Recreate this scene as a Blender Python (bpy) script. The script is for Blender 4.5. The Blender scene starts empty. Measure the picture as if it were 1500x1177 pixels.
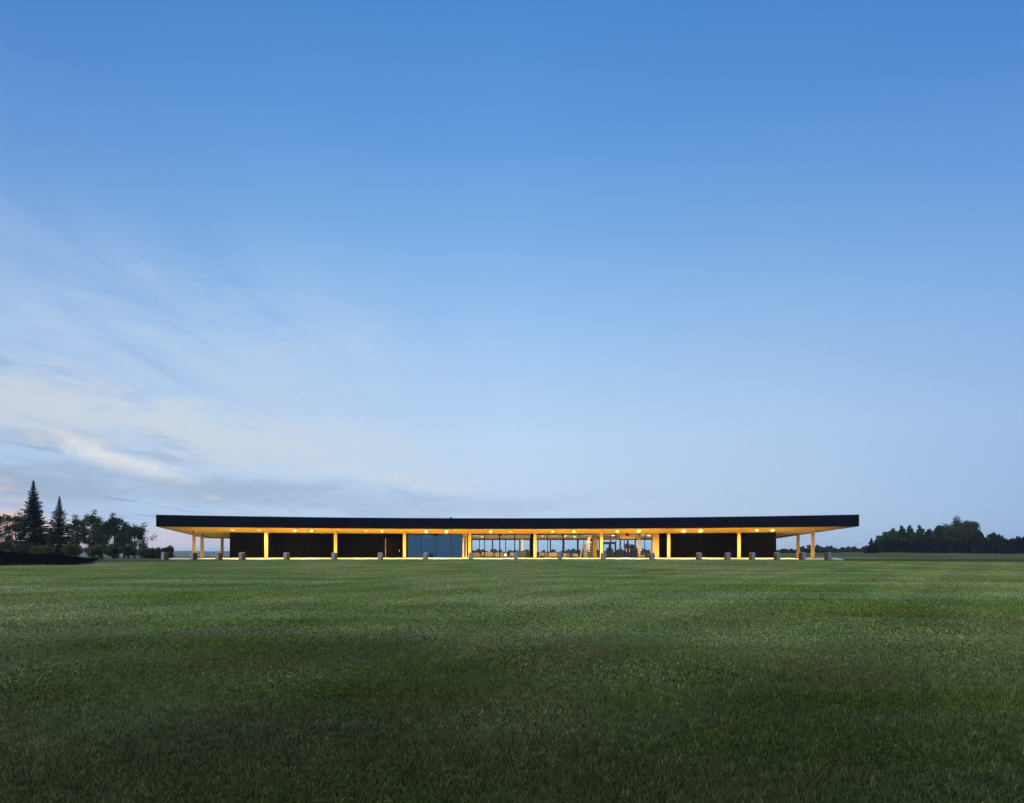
import bpy, bmesh, math, random
from mathutils import Vector, Matrix, noise
random.seed(11)
sc = bpy.context.scene
col = sc.collection
PI = math.pi
EYE = 1.5
F = 1000.0            # focal length in photo pixels (24 mm on 36 mm)
HOR = 815.0           # eye level in the photo

def at(px, Y): return (px - 750.0) / F * Y
def zof(py, Y): return EYE + (HOR - py) / F * Y
def smooth(x, a, b):
    t = max(0.0, min(1.0, (x - a) / (b - a))); return t * t * (3 - 2 * t)
def lerp(a, b, t): return a + (b - a) * t

# ------------------------------------------------------------------ tagging
def tag(o, label=None, cat=None, group=None, kind=None):
    if label: o['label'] = label
    if cat: o['category'] = cat
    if group: o['group'] = group
    if kind: o['kind'] = kind
    return o
def empty(name, loc, rz=0):
    o = bpy.data.objects.new(name, None); col.objects.link(o)
    o.empty_display_size = .3
    o.location = loc; o.rotation_euler = (0, 0, rz); return o

class MB:
    """collects faces, builds ONE mesh object"""
    def __init__(s): s.v = []; s.f = []
    def add(s, vs, fs):
        n = len(s.v); s.v += [tuple(q) for q in vs]; s.f += [tuple(i + n for i in f) for f in fs]
    def quad(s, a, b, c, d): s.add([a, b, c, d], [(0, 1, 2, 3)])
    def hexa(s, b, t):      # bottom loop of 4 (ccw from above), top loop of 4
        s.add(list(b) + list(t), [(3, 2, 1, 0), (4, 5, 6, 7), (0, 1, 5, 4), (1, 2, 6, 5), (2, 3, 7, 6), (3, 0, 4, 7)])
    def box(s, c, d, rz=0):
        x, y, z = c; a, b, h = d[0] / 2, d[1] / 2, d[2] / 2
        cs, sn = math.cos(rz), math.sin(rz)
        P = lambda i, j, k: (x + i * cs - j * sn, y + i * sn + j * cs, z + k)
        s.hexa([P(-a, -b, -h), P(a, -b, -h), P(a, b, -h), P(-a, b, -h)], [P(-a, -b, h), P(a, -b, h), P(a, b, h), P(-a, b, h)])
    def tube(s, p, q, r0, r1, n=7):
        p, q = Vector(p), Vector(q); ax = (q - p)
        if ax.length < 1e-6: return
        ax.normalize()
        u = ax.orthogonal().normalized(); w = ax.cross(u)
        vs = []
        for c, r in ((p, r0), (q, r1)):
            for k in range(n):
                a = 2 * PI * k / n; vs.append(c + (u * math.cos(a) + w * math.sin(a)) * r)
        fs = [(k, (k + 1) % n, n + (k + 1) % n, n + k) for k in range(n)]
        fs += [tuple(reversed(range(n))), tuple(range(n, 2 * n))]
        s.add(vs, fs)
    def sphere(s, c, r, nu=12, nv=8):
        vs = [(c[0], c[1], c[2] + r)]
        for i in range(1, nv):
            t = PI * i / nv
            for j in range(nu):
                a = 2 * PI * j / nu
                vs.append((c[0] + r * math.sin(t) * math.cos(a), c[1] + r * math.sin(t) * math.sin(a), c[2] + r * math.cos(t)))
        vs.append((c[0], c[1], c[2] - r)); L = len(vs) - 1
        fs = [(0, 1 + j, 1 + (j + 1) % nu) for j in range(nu)]
        for i in range(nv - 2):
            for j in range(nu):
                a = 1 + i * nu + j; b = 1 + i * nu + (j + 1) % nu
                fs.append((a, a + nu, b + nu, b))
        fs += [(L, 1 + (nv - 2) * nu + (j + 1) % nu, 1 + (nv - 2) * nu + j) for j in range(nu)]
        s.add(vs, fs)
    def build(s, name, mat, parent=None, bevel=0, smoothf=False, origin=None):
        me = bpy.data.meshes.new(name)
        v = s.v
        if origin: v = [(a - origin[0], b - origin[1], c - origin[2]) for a, b, c in v]
        me.from_pydata(v, [], s.f); me.update()
        if smoothf: me.polygons.foreach_set('use_smooth', [True] * len(me.polygons))
        me.materials.append(mat)
        o = bpy.data.objects.new(name, me); col.objects.link(o)
        if origin: o.location = origin
        if parent: o.parent = parent
        if bevel:
            m = o.modifiers.new('bevel', 'BEVEL'); m.width = bevel; m.segments = 2; m.limit_method = 'ANGLE'
        return o

# ------------------------------------------------------------------ materials
def newmat(name):
    m = bpy.data.materials.new(name); m.use_nodes = True
    nt = m.node_tree; nt.nodes.clear()
    out = nt.nodes.new('ShaderNodeOutputMaterial')
    return m, nt, out
def N(nt, t, **kw):
    n = nt.nodes.new(t)
    for k, v in kw.items():
        if k == 'inp':
            for kk, vv in v.items(): n.inputs[kk].default_value = vv
        else: setattr(n, k, v)
    return n
def mathn(nt, op, a, b=None, clamp=False):
    n = nt.nodes.new('ShaderNodeMath'); n.operation = op; n.use_clamp = clamp
    for i, x in enumerate((a, b)):
        if x is None: continue
        if isinstance(x, (int, float)): n.inputs[i].default_value = x
        else: nt.links.new(x, n.inputs[i])
    return n.outputs[0]
def maprange(nt, x, a, b, c=0.0, d=1.0, mode='SMOOTHSTEP'):
    n = nt.nodes.new('ShaderNodeMapRange'); n.interpolation_type = mode
    nt.links.new(x, n.inputs[0])
    for i, v in zip((1, 2, 3, 4), (a, b, c, d)): n.inputs[i].default_value = v
    return n.outputs[0]
def mixc(nt, f, a, b, blend='MIX'):
    n = nt.nodes.new('ShaderNodeMix'); n.data_type = 'RGBA'; n.blend_type = blend
    for s, x in ((n.inputs[0], f), (n.inputs[6], a), (n.inputs[7], b)):
        if isinstance(x, (int, float)): s.default_value = x
        elif isinstance(x, tuple): s.default_value = (*x[:3], 1)
        else: nt.links.new(x, s)
    return n.outputs[2]
def ramp(nt, x, stops):
    n = nt.nodes.new('ShaderNodeValToRGB'); r = n.color_ramp
    r.interpolation = 'EASE' if False else 'LINEAR'
    while len(r.elements) < len(stops): r.elements.new(.5)
    for e, (p, c) in zip(r.elements, stops): e.position = p; e.color = (*c, 1)
    nt.links.new(x, n.inputs[0]); return n.outputs[0]
def s2l(c):
    return tuple(((v / 255) / 12.92 if v / 255 <= .04045 else ((v / 255 + .055) / 1.055) ** 2.4) for v in c)
def noisen(nt, vec, scale, detail=3, rough=.55, dist=0.0):
    n = nt.nodes.new('ShaderNodeTexNoise'); n.inputs['Scale'].default_value = scale
    n.inputs['Detail'].default_value = detail; n.inputs['Roughness'].default_value = rough
    n.inputs['Distortion'].default_value = dist
    nt.links.new(vec, n.inputs['Vector']); return n.outputs['Fac']
def mapping(nt, vec, scale=(1, 1, 1), rot=(0, 0, 0), loc=(0, 0, 0)):
    n = nt.nodes.new('ShaderNodeMapping'); n.inputs['Scale'].default_value = scale
    n.inputs['Rotation'].default_value = rot; n.inputs['Location'].default_value = loc
    nt.links.new(vec, n.inputs['Vector']); return n.outputs[0]

def surf(name, c1, c2=None, rough=.6, scale=3.0, stretch=(1, 1, 1), bump=0.0, metal=0.0, spec=.5, detail=4, bscale=None):
    m, nt, out = newmat(name)
    b = N(nt, 'ShaderNodeBsdfPrincipled'); b.inputs['Roughness'].default_value = rough
    b.inputs['Metallic'].default_value = metal; b.inputs['Specular IOR Level'].default_value = spec
    g = N(nt, 'ShaderNodeNewGeometry').outputs['Position']
    v = mapping(nt, g, stretch)
    f = noisen(nt, v, scale, detail)
    f2 = maprange(nt, f, .3, .7)
    nt.links.new(mixc(nt, f2, c1, c2 or c1), b.inputs['Base Color'])
    if bump:
        bn = N(nt, 'ShaderNodeBump'); bn.inputs['Strength'].default_value = bump; bn.inputs['Distance'].default_value = .02
        nt.links.new(noisen(nt, v, bscale or scale * 4, 3), bn.inputs['Height']); nt.links.new(bn.outputs[0], b.inputs['Normal'])
    nt.links.new(b.outputs[0], out.inputs[0]); return m

def ribbed(name, c1, c2, period, rough, spec, axis_center, R, metal=0.0, bump=.6):
    """vertical boards / standing ribs that run round the building's arc"""
    m, nt, out = newmat(name)
    b = N(nt, 'ShaderNodeBsdfPrincipled'); b.inputs['Roughness'].default_value = rough
    b.inputs['Specular IOR Level'].default_value = spec; b.inputs['Metallic'].default_value = metal
    g = N(nt, 'ShaderNodeNewGeometry').outputs['Position']
    sp = N(nt, 'ShaderNodeSeparateXYZ'); nt.links.new(g, sp.inputs[0])
    dx = mathn(nt, 'SUBTRACT', sp.outputs[0], axis_center[0]); dy = mathn(nt, 'SUBTRACT', sp.outputs[1], axis_center[1])
    th = mathn(nt, 'ARCTAN2', dx, dy)
    s = mathn(nt, 'MULTIPLY', th, R / period)
    fr = mathn(nt, 'FRACT', mathn(nt, 'ADD', s, 100.0))
    cell = mathn(nt, 'FLOOR', mathn(nt, 'ADD', s, 100.0))
    wn = N(nt, 'ShaderNodeTexWhiteNoise', noise_dimensions='1D'); nt.links.new(cell, wn.inputs['W'])
    nz = noisen(nt, mapping(nt, g, (1, 1, .15)), 2.5, 4)
    f = mathn(nt, 'MULTIPLY', mathn(nt, 'ADD', wn.outputs[0], nz), .5)
    c = mixc(nt, f, c1, c2)
    gap = maprange(nt, fr, .0, .1)
    bn = N(nt, 'ShaderNodeBump'); bn.inputs['Strength'].default_value = bump; bn.inputs['Distance'].default_value = .03
    nt.links.new(gap, bn.inputs['Height']); nt.links.new(bn.outputs[0], b.inputs['Normal'])
    nt.links.new(c, b.inputs['Base Color'])
    nt.links.new(b.outputs[0], out.inputs[0]); return m

def emitter(name, c, strength):
    m, nt, out = newmat(name)
    e = N(nt, 'ShaderNodeEmission'); e.inputs[0].default_value = (*c, 1); e.inputs[1].default_value = strength
    nt.links.new(e.outputs[0], out.inputs[0]); return m

def glassmat(name, tint, rough=0.02, refl=None, rcol=(.9, .95, 1)):
    m, nt, out = newmat(name)
    t = N(nt, 'ShaderNodeBsdfTransparent'); t.inputs[0].default_value = (*tint, 1)
    g = N(nt, 'ShaderNodeBsdfGlossy'); g.inputs['Roughness'].default_value = rough; g.inputs[0].default_value = (*rcol, 1)
    fr = N(nt, 'ShaderNodeFresnel'); fr.inputs[0].default_value = 1.5
    mx = N(nt, 'ShaderNodeMixShader')
    nt.links.new(mathn(nt, 'MULTIPLY', fr.outputs[0], .8) if refl is None else mathn(nt, 'MAXIMUM', fr.outputs[0], refl), mx.inputs[0]); nt.links.new(t.outputs[0], mx.inputs[1]); nt.links.new(g.outputs[0], mx.inputs[2])
    nt.links.new(mx.outputs[0], out.inputs[0]); return m

def leafmat(name, c1, c2, scale=.6, trans=.25):
    m, nt, out = newmat(name)
    b = N(nt, 'ShaderNodeBsdfPrincipled'); b.inputs['Roughness'].default_value = .6; b.inputs['Specular IOR Level'].default_value = .25
    g = N(nt, 'ShaderNodeNewGeometry')
    f = noisen(nt, g.outputs['Position'], scale, 3)
    c = mixc(nt, maprange(nt, f, .35, .65), c1, c2)
    rp = N(nt, 'ShaderNodeHueSaturation')
    nt.links.new(mathn(nt, 'ADD', mathn(nt, 'MULTIPLY', g.outputs['Random Per Island'], .7), .65), rp.inputs['Value'])
    nt.links.new(c, rp.inputs['Color'])
    nt.links.new(rp.outputs[0], b.inputs['Base Color'])
    t = N(nt, 'ShaderNodeBsdfTranslucent'); nt.links.new(rp.outputs[0], t.inputs[0])
    mx = N(nt, 'ShaderNodeMixShader'); mx.inputs[0].default_value = trans
    nt.links.new(b.outputs[0], mx.inputs[1]); nt.links.new(t.outputs[0], mx.inputs[2])
    nt.links.new(mx.outputs[0], out.inputs[0]); return m

# lawn colour shared by ground and blades: patches with their own shape in world space
def lawn_colour(nt, pos):
    p = mapping(nt, pos, (1, .55, 0))
    big = noisen(nt, p, .11, 4, .55, .6)
    mid = noisen(nt, mapping(nt, pos, (1, .8, 0)), .35, 4, .6, .4)
    stripe = noisen(nt, mapping(nt, pos, (.035, .33, 0), (0, 0, .12)), 1.0, 3, .6, .3)
    c = mixc(nt, maprange(nt, big, .36, .64), LAWN_A, LAWN_B)
    c = mixc(nt, maprange(nt, mid, .35, .75, 0, .55), c, LAWN_C)
    c = mixc(nt, maprange(nt, stripe, .4, .7, 0, .5), c, LAWN_D)
    # painted light falloff: lawn colour darkened near the camera, brightened further off
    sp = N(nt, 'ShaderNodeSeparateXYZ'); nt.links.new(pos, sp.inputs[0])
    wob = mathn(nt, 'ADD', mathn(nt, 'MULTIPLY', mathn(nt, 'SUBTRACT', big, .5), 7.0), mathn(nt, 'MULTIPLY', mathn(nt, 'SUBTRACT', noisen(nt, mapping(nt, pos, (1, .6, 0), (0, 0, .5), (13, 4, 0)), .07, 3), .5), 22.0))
    cut = maprange(nt, mathn(nt, 'ADD', sp.outputs[1], wob), 2.0, 20.0)  # cut: mask of the painted falloff, zero near the camera
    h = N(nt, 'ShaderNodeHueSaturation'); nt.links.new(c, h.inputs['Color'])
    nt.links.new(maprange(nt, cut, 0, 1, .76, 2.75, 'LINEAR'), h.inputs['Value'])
    # mowing passes, two faint sets that cross
    o = h.outputs[0]
    for ang, wdt, amp in ((1.30, 3.1, .07), (-.62, 1.7, .07)):
        rx = mathn(nt, 'ADD', mathn(nt, 'MULTIPLY', sp.outputs[0], math.cos(ang)), mathn(nt, 'MULTIPLY', sp.outputs[1], math.sin(ang)))
        wv = mathn(nt, 'SINE', mathn(nt, 'ADD', mathn(nt, 'MULTIPLY', rx, PI / wdt), mathn(nt, 'MULTIPLY', big, 2.5)))
        q = N(nt, 'ShaderNodeHueSaturation'); nt.links.new(o, q.inputs['Color'])
        nt.links.new(maprange(nt, wv, -.6, .6, 1 - amp, 1 + amp), q.inputs['Value']); o = q.outputs[0]
    # darker, browner turf along the terrace
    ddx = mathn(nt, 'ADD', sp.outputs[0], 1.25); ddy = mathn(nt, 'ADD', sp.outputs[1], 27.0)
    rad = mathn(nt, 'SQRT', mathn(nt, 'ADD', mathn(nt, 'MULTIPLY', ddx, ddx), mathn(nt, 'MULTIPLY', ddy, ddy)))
    brown_band = mathn(nt, 'MULTIPLY', maprange(nt, mathn(nt, 'ADD', rad, mathn(nt, 'MULTIPLY', mid, 4.0)), 108.0, 113.5), maprange(nt, sp.outputs[1], 96.0, 90.0))
    o = mixc(nt, mathn(nt, 'MULTIPLY', brown_band, .8), o, (.045, .046, .014))
    return o, mid
LAWN_A = (.044, .084, .012); LAWN_B = (.098, .122, .044); LAWN_C = (.085, .080, .028); LAWN_D = (.115, .145, .085)

def mat_ground():
    m, nt, out = newmat('lawn_soil')
    b = N(nt, 'ShaderNodeBsdfPrincipled'); b.inputs['Roughness'].default_value = .9; b.inputs['Specular IOR Level'].default_value = .1
    pos = N(nt, 'ShaderNodeNewGeometry').outputs['Position']
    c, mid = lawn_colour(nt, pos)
    fine = noisen(nt, pos, 6.0, 5, .7)
    c = mixc(nt, maprange(nt, fine, .3, .7, 0, .7), c, (.02, .035, .012)); c = mixc(nt, 1.0, c, (.6, .6, .6), 'MULTIPLY')
    sp = N(nt, 'ShaderNodeSeparateXYZ'); nt.links.new(pos, sp.inputs[0])
    far = maprange(nt, sp.outputs[1], 95, 130)
    rough = noisen(nt, mapping(nt, pos, (.04, .16, 0)), 1.0, 5, .6)
    cf = mixc(nt, maprange(nt, rough, .35, .65), (.026, .044, .012), (.060, .076, .030))
    c = mixc(nt, far, c, cf)
    nt.links.new(c, b.inputs['Base Color'])
    bn = N(nt, 'ShaderNodeBump'); bn.inputs['Strength'].default_value = .8; bn.inputs['Distance'].default_value = .05
    nt.links.new(noisen(nt, pos, 14, 4, .7), bn.inputs['Height']); nt.links.new(bn.outputs[0], b.inputs['Normal'])
    nt.links.new(b.outputs[0], out.inputs[0]); return m

def mat_blade():
    m, nt, out = newmat('grass_blade')
    b = N(nt, 'ShaderNodeBsdfPrincipled'); b.inputs['Roughness'].default_value = .6; b.inputs['Specular IOR Level'].default_value = .05
    g = N(nt, 'ShaderNodeNewGeometry')
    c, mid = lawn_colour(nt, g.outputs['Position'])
    rnd = g.outputs['Random Per Island']
    c = mixc(nt, maprange(nt, rnd, .82, .97, 0, .75), c, (.17, .135, .06))
    h = N(nt, 'ShaderNodeHueSaturation'); nt.links.new(c, h.inputs['Color'])
    wn = N(nt, 'ShaderNodeTexWhiteNoise', noise_dimensions='1D'); nt.links.new(rnd, wn.inputs['W'])
    nt.links.new(mathn(nt, 'MULTIPLY', maprange(nt, wn.outputs[0], 0, 1, .2, 2.0, 'LINEAR'), maprange(nt, noisen(nt, g.outputs['Position'], 9.0, 4, .75), .3, .7, .6, 1.45)), h.inputs['Value'])
    nt.links.new(h.outputs[0], b.inputs['Base Color'])
    t = N(nt, 'ShaderNodeBsdfTranslucent'); nt.links.new(h.outputs[0], t.inputs[0])
    mx = N(nt, 'ShaderNodeMixShader'); mx.inputs[0].default_value = .25
    nt.links.new(b.outputs[0], mx.inputs[1]); nt.links.new(t.outputs[0], mx.inputs[2])
    nt.links.new(mx.outputs[0], out.inputs[0]); return m

# ------------------------------------------------------------------ building arc
AX, AY, RF = -1.25, -27.0, 115.0          # centre and radius of the concave facade; fascia line
RC, RW, RB = RF + 6.2, RF + 9.2, RF + 19.0 # column line, front wall line, back wall line
def pt(r, th, z=0.0): return (AX + r * math.sin(th), AY + r * math.cos(th), z)
def th_of(px, r):
    lo, hi = -.8, .8
    k = (px - 750) / F
    for _ in range(60):
        m = (lo + hi) / 2; x, y, _z = pt(r, m)
        if x / y < k: lo = m
        else: hi = m
    return (lo + hi) / 2

M = {}
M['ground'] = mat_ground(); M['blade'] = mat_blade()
M['fascia'] = ribbed('dark_metal_panel', (.0016, .0034, .0090), (.0052, .0095, .0215), .45, .5, .12, (AX, AY), RF, 0.0, .5)
M['clad'] = ribbed('charred_board', (.0004, .00035, .0003), (.0021, .0016, .0011), .16, .9, .0, (AX, AY), RW, 0.0, .7)
M['edge_highlight'] = surf('edge_highlight_metal', (.085, .092, .10), (.11, .118, .128), .4, .6, metal=.0, spec=.6)
M['rooftop'] = surf('roof_membrane', (.05, .05, .055), (.07, .07, .075), .8, 1.0)
M['soffit'] = ribbed('soffit_board', (.72, .46, .06), (.80, .54, .09), .9, .55, .2, (AX, AY), RF, 0.0, .25)
M['timber'] = surf('glulam_timber', (.64, .42, .13), (.74, .51, .19), .55, 2.0, (6, 6, .5), .1)
M['ytimber'] = surf('yellow_timber_panel', (.62, .42, .14), (.70, .48, .18), .5, 1.5, (4, 4, .6), .08)
M['concrete'] = surf('pale_concrete', (.50, .48, .43), (.60, .58, .53), .75, 1.2, bump=.1)
M['black'] = surf('black_aluminium', (.003, .0034, .004), (.005, .0055, .0065), .5, 5, spec=.15)
M['glass'] = glassmat('window_glass', (.92, .985, 1.0))
M['coated'] = glassmat('coated_blue_glass', (.30, .40, .55), .02, .30, (.42, .85, 1.0))
M['blind'] = surf('blue_blind_fabric', (.003, .006, .014), (.005, .009, .020), .8, 1.5, (1, 1, .3), spec=.2)
M['white'] = surf('white_plaster', (.70, .66, .58), (.76, .72, .64), .7, 1.0)
M['cream'] = surf('cream_painted_steel', (.68, .62, .50), (.74, .68, .56), .5, 2.0)
M['floor'] = surf('oak_floor', (.32, .21, .11), (.42, .28, .16), .4, 1.5, (4, .4, 1))
M['brownwall'] = surf('brown_panel', (.15, .085, .035), (.20, .12, .05), .5, 2.0, (4, 4, .4))
M['sofa'] = surf('beige_upholstery', (.52, .40, .28), (.60, .47, .34), .85, 6, bump=.2)
M['sofa_green'] = surf('olive_upholstery', (.34, .32, .14), (.42, .38, .18), .85, 6, bump=.2)
M['sofa_teal'] = surf('grey_green_upholstery', (.26, .31, .26), (.32, .36, .3), .85, 6, bump=.2)
M['sofa_blue'] = surf('slate_blue_upholstery', (.09, .12, .20), (.12, .15, .24), .85, 6, bump=.2)
M['dkwood'] = surf('dark_walnut', (.05, .028, .014), (.075, .042, .02), .45, 3, (3, 3, .6))
M['stone'] = surf('grey_stone_face', (.36, .37, .41), (.48, .49, .53), .8, 5, bump=.25)
M['rust'] = surf('brown_stained_board', (.034, .020, .008), (.052, .031, .013), .65, 4, (5, 5, .6), .15)
M['cap'] = surf('pale_metal_cap', (.58, .57, .54), (.66, .65, .62), .4, 4)
M['mulch'] = surf('black_mulch', (.0010, .0013, .0017), (.0032, .0034, .0040), .95, 3, bump=1.0, bscale=9, spec=.0)
M['drygrass'] = surf('dry_grass', (.16, .145, .085), (.22, .19, .11), .9, 2, spec=.1)
M['bark'] = surf('bark', (.045, .035, .028), (.075, .06, .048), .9, 6, (4, 4, 1), .4)
M['spruce'] = leafmat('spruce_needle', (.014, .026, .014), (.024, .040, .022), .5, .1)
M['leaf_dark'] = leafmat('leaf_dark', (.030, .050, .022), (.060, .088, .036), .45)
M['leaf_mid'] = leafmat('leaf_mid', (.046, .072, .030), (.088, .115, .046), .45)
M['leaf_olive'] = leafmat('leaf_olive', (.060, .080, .024), (.110, .120, .038), .5)
M['leaf_gold'] = leafmat('leaf_gold', (.10, .092, .024), (.16, .125, .026), .7)
M['leaf_far'] = leafmat('leaf_far', (.026, .042, .026), (.048, .066, .040), .12)
M['hill'] = surf('forested_hill', (.030, .045, .030), (.045, .062, .040), .95, .01, spec=.05)
M['shedwall'] = surf('shed_wall', (.035, .034, .035), (.05, .05, .05), .7, 2)
M['doorboard'] = surf('dark_door_board', (.0018, .0014, .001), (.003, .0023, .0016), .9, 3, (4, 4, .5), spec=.0)
M['bulb'] = emitter('warm_lamp_globe', (1.0, .69, .22), 9500.0)
M['rim'] = emitter('lamp_glow_ring', (1.0, .72, .32), 2.0)
M['inlamp'] = emitter('warm_ceiling_lamp', (1.0, .72, .38), 1300.0)
M['tablelamp'] = emitter('table_lamp_shade', (1.0, .86, .6), 5.0)

# ------------------------------------------------------------------ ground
def gz(x, y):
    z = .0 if y < 3 else 1.09 * (y - 3) / 82.0
    z = min(z, 1.09)
    z += 1.55 * smooth(x, 42, 105) * smooth(y, 115, 240) * (1 - smooth(y, 600, 1500))
    if y < 84: z += .05 * noise.noise(Vector((x * .06, y * .09, 3.1))) * smooth(y, 4, 20)
    if y > 96 and x > 30: z += 1.0 * smooth(x, 40, 60) * noise.noise(Vector((x * .035, y * .03, 7.7))) * smooth(y, 96, 130) * (1 - smooth(y, 190, 240))
    if x < -20: z -= .12 * smooth(-x, 22, 36) * smooth(y, 45, 60) * (1 - smooth(y, 70, 84))
    return z
def axis(vals):
    out = []
    for a, b, st in vals:
        v = a
        while v < b - 1e-6: out.append(v); v += st
    return out
ys = axis([(-60, 0, 10), (0, 100, 1.5), (100, 260, 5), (260, 600, 30), (600, 1400, 100), (1400, 4001, 650)])
xs = [-q for q in reversed(axis([(0, 90, 2), (90, 240, 8), (240, 600, 40), (600, 3000, 400)]))][:-1] + axis([(0, 90, 2), (90, 240, 8), (240, 600, 40), (600, 3001, 400)])
g = MB(); nx = len(xs)
gv = [(x, y, gz(x, y)) for y in ys for x in xs]
gf = [(j * nx + i, j * nx + i + 1, (j + 1) * nx + i + 1, (j + 1) * nx + i) for j in range(len(ys) - 1) for i in range(nx - 1)]
g.add(gv, gf)
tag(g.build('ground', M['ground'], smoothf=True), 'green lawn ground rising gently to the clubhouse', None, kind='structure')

# ------------------------------------------------------------------ grass blades
def blade_tile(name, size, count, hgt, wid, seed, flop=.8):
    r = random.Random(seed); v = []; f = []
    for _ in range(count):
        x, y = r.gauss(0, size), r.gauss(0, size)
        a = r.uniform(0, 2 * PI); h = hgt * r.uniform(.55, 1.25); w = wid * r.uniform(.6, 1.3)
        la = r.uniform(0, 2 * PI); lean = h * abs(r.gauss(flop, .55))
        dx, dy = math.cos(a) * w / 2, math.sin(a) * w / 2
        lx, ly = math.cos(la) * lean, math.sin(la) * lean
        n = len(v)
        v += [(x - dx, y - dy, -.01), (x + dx, y + dy, -.01), (x + lx * .35 + dx * .8, y + ly * .35 + dy * .8, h * .6), (x + lx * .35 - dx * .8, y + ly * .35 - dy * .8, h * .6), (x + lx, y + ly, h)]
        f += [(n, n + 1, n + 2, n + 3), (n + 3, n + 2, n + 4)]
    me = bpy.data.meshes.new(name); me.from_pydata(v, [], f); me.materials.append(M['blade']); me.update()
    return bpy.data.objects.new(name, me)
tiles = [blade_tile('grass_tuft_near', .5, 5600, .037, .0050, 1, .85), blade_tile('grass_tuft_near', .5, 5600, .037, .0050, 2, .85),
         blade_tile('grass_tuft_far', .5, 1500, .032, .015, 3, 1.3), blade_tile('grass_tuft_far', .5, 1500, .032, .015, 4, 1.3)]
P = []; KIND = []; ROT = []; SCL = []
rg = random.Random(5)
def deck_front_y(x):
    a = math.asin(max(-1, min(1, (x - AX) / (RF - 1.6)))); return AY + (RF - 1.6) * math.cos(a)
y = 2.6
while y < 90:
    half = min(.80 * y + 2.5, 68)
    x = -half
    while x < half:
        if -46 < x < 40.5: lim = deck_front_y(x) - 1.6
        else: lim = 90
        bank = (x < -35 and y > 58 + max(0, (x + 42) * 3))
        if y < lim and not bank:
            jx, jy = x + rg.uniform(-.3, .3), y + rg.uniform(-.3, .3) * (1 if y < lim - 1.5 else 0); P.append((jx, jy, gz(jx, jy)))
            near = y < 9 + rg.uniform(-4, 7)
            KIND.append((0 if near else 2) + rg.randint(0, 1))
            ROT.append(rg.uniform(0, 2 * PI)); SCL.append(rg.uniform(.85, 1.2))
        x += 1.0
    y += 1.0
me = bpy.data.meshes.new('grass'); me.from_pydata(P, [], [])
a = me.attributes.new('rot', 'FLOAT_VECTOR', 'POINT'); a.data.foreach_set('vector', [c for r in ROT for c in (0, 0, r)])
a = me.attributes.new('scl', 'FLOAT_VECTOR', 'POINT'); a.data.foreach_set('vector', [c for s in SCL for c in (1, 1, s)])
for k in range(4):
    a = me.attributes.new('sel%d' % k, 'BOOLEAN', 'POINT'); a.data.foreach_set('value', [q == k for q in KIND])
grass = bpy.data.objects.new('grass', me); col.objects.link(grass)
ng = bpy.data.node_groups.new('grass_scatter', 'GeometryNodeTree')
ng.interface.new_socket('Geometry', in_out='INPUT', socket_type='NodeSocketGeometry')
ng.interface.new_socket('Geometry', in_out='OUTPUT', socket_type='NodeSocketGeometry')
gi = ng.nodes.new('NodeGroupInput'); go = ng.nodes.new('NodeGroupOutput'); jn = ng.nodes.new('GeometryNodeJoinGeometry')
def named(t, n):
    q = ng.nodes.new('GeometryNodeInputNamedAttribute'); q.data_type = t; q.inputs['Name'].default_value = n; return q.outputs['Attribute']
for k in range(4):
    io = ng.nodes.new('GeometryNodeInstanceOnPoints'); oi = ng.nodes.new('GeometryNodeObjectInfo')
    oi.inputs['Object'].default_value = tiles[k]; oi.inputs['As Instance'].default_value = True
    ng.links.new(gi.outputs[0], io.inputs['Points']); ng.links.new(oi.outputs['Geometry'], io.inputs['Instance'])
    ng.links.new(named('BOOLEAN', 'sel%d' % k), io.inputs['Selection'])
    ng.links.new(named('FLOAT_VECTOR', 'rot'), io.inputs['Rotation']); ng.links.new(named('FLOAT_VECTOR', 'scl'), io.inputs['Scale'])
    ng.links.new(io.outputs[0], jn.inputs[0])
ng.links.new(jn.outputs[0], go.inputs[0])
grass.modifiers.new('scatter', 'NODES').node_group = ng
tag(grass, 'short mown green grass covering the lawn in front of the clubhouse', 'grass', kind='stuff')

# ------------------------------------------------------------------ terrace
def arc_strip(mb, t0, t1, r0, r1, z0a, z0b, z1a, z1b, step=1.6):
    """solid between radii r0<r1; bottom z (z0a at r0, z0b at r1), top z (z1a at r0, z1b at r1)"""
    n = max(1, int(abs(t1 - t0) * r1 / step + .5))
    for i in range(n):
        a, b = lerp(t0, t1, i / n), lerp(t0, t1, (i + 1) / n)
        mb.hexa([pt(r0, a, z0a), pt(r0, b, z0a), pt(r1, b, z0b), pt(r1, a, z0b)], [pt(r0, a, z1a), pt(r0, b, z1a), pt(r1, b, z1b), pt(r1, a, z1b)])
def arc_solid(mb, t0, t1, r0, r1, z0a, z0b, z1a, z1b, step=1.6):
    """same, but without inner cross faces"""
    n = max(1, int(abs(t1 - t0) * r1 / step + .5))
    L = []
    for i in range(n + 1):
        a = lerp(t0, t1, i / n); L.append([pt(r0, a, z0a), pt(r1, a, z0b), pt(r1, a, z1b), pt(r0, a, z1a)])
    v = [p for s in L for p in s]; f = []
    for i in range(n):
        q, w = 4 * i, 4 * i + 4
        f += [(q, q + 1, w + 1, w), (q + 1, q + 2, w + 2, w + 1), (q + 2, q + 3, w + 3, w + 2), (q + 3, q, w, w + 3)]
    f += [(0, 3, 2, 1), (4 * n, 4 * n + 1, 4 * n + 2, 4 * n + 3)]
    mb.add(v, f)
ZD0, ZD1 = 1.13, 1.27                       # terrace front edge, terrace at the wall
t = MB()
arc_solid(t, th_of(238, RF - 1.0), th_of(1236, RF - 1.0), RF - 1.0, RW + .1, .8, .8, ZD0, ZD1)
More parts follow.
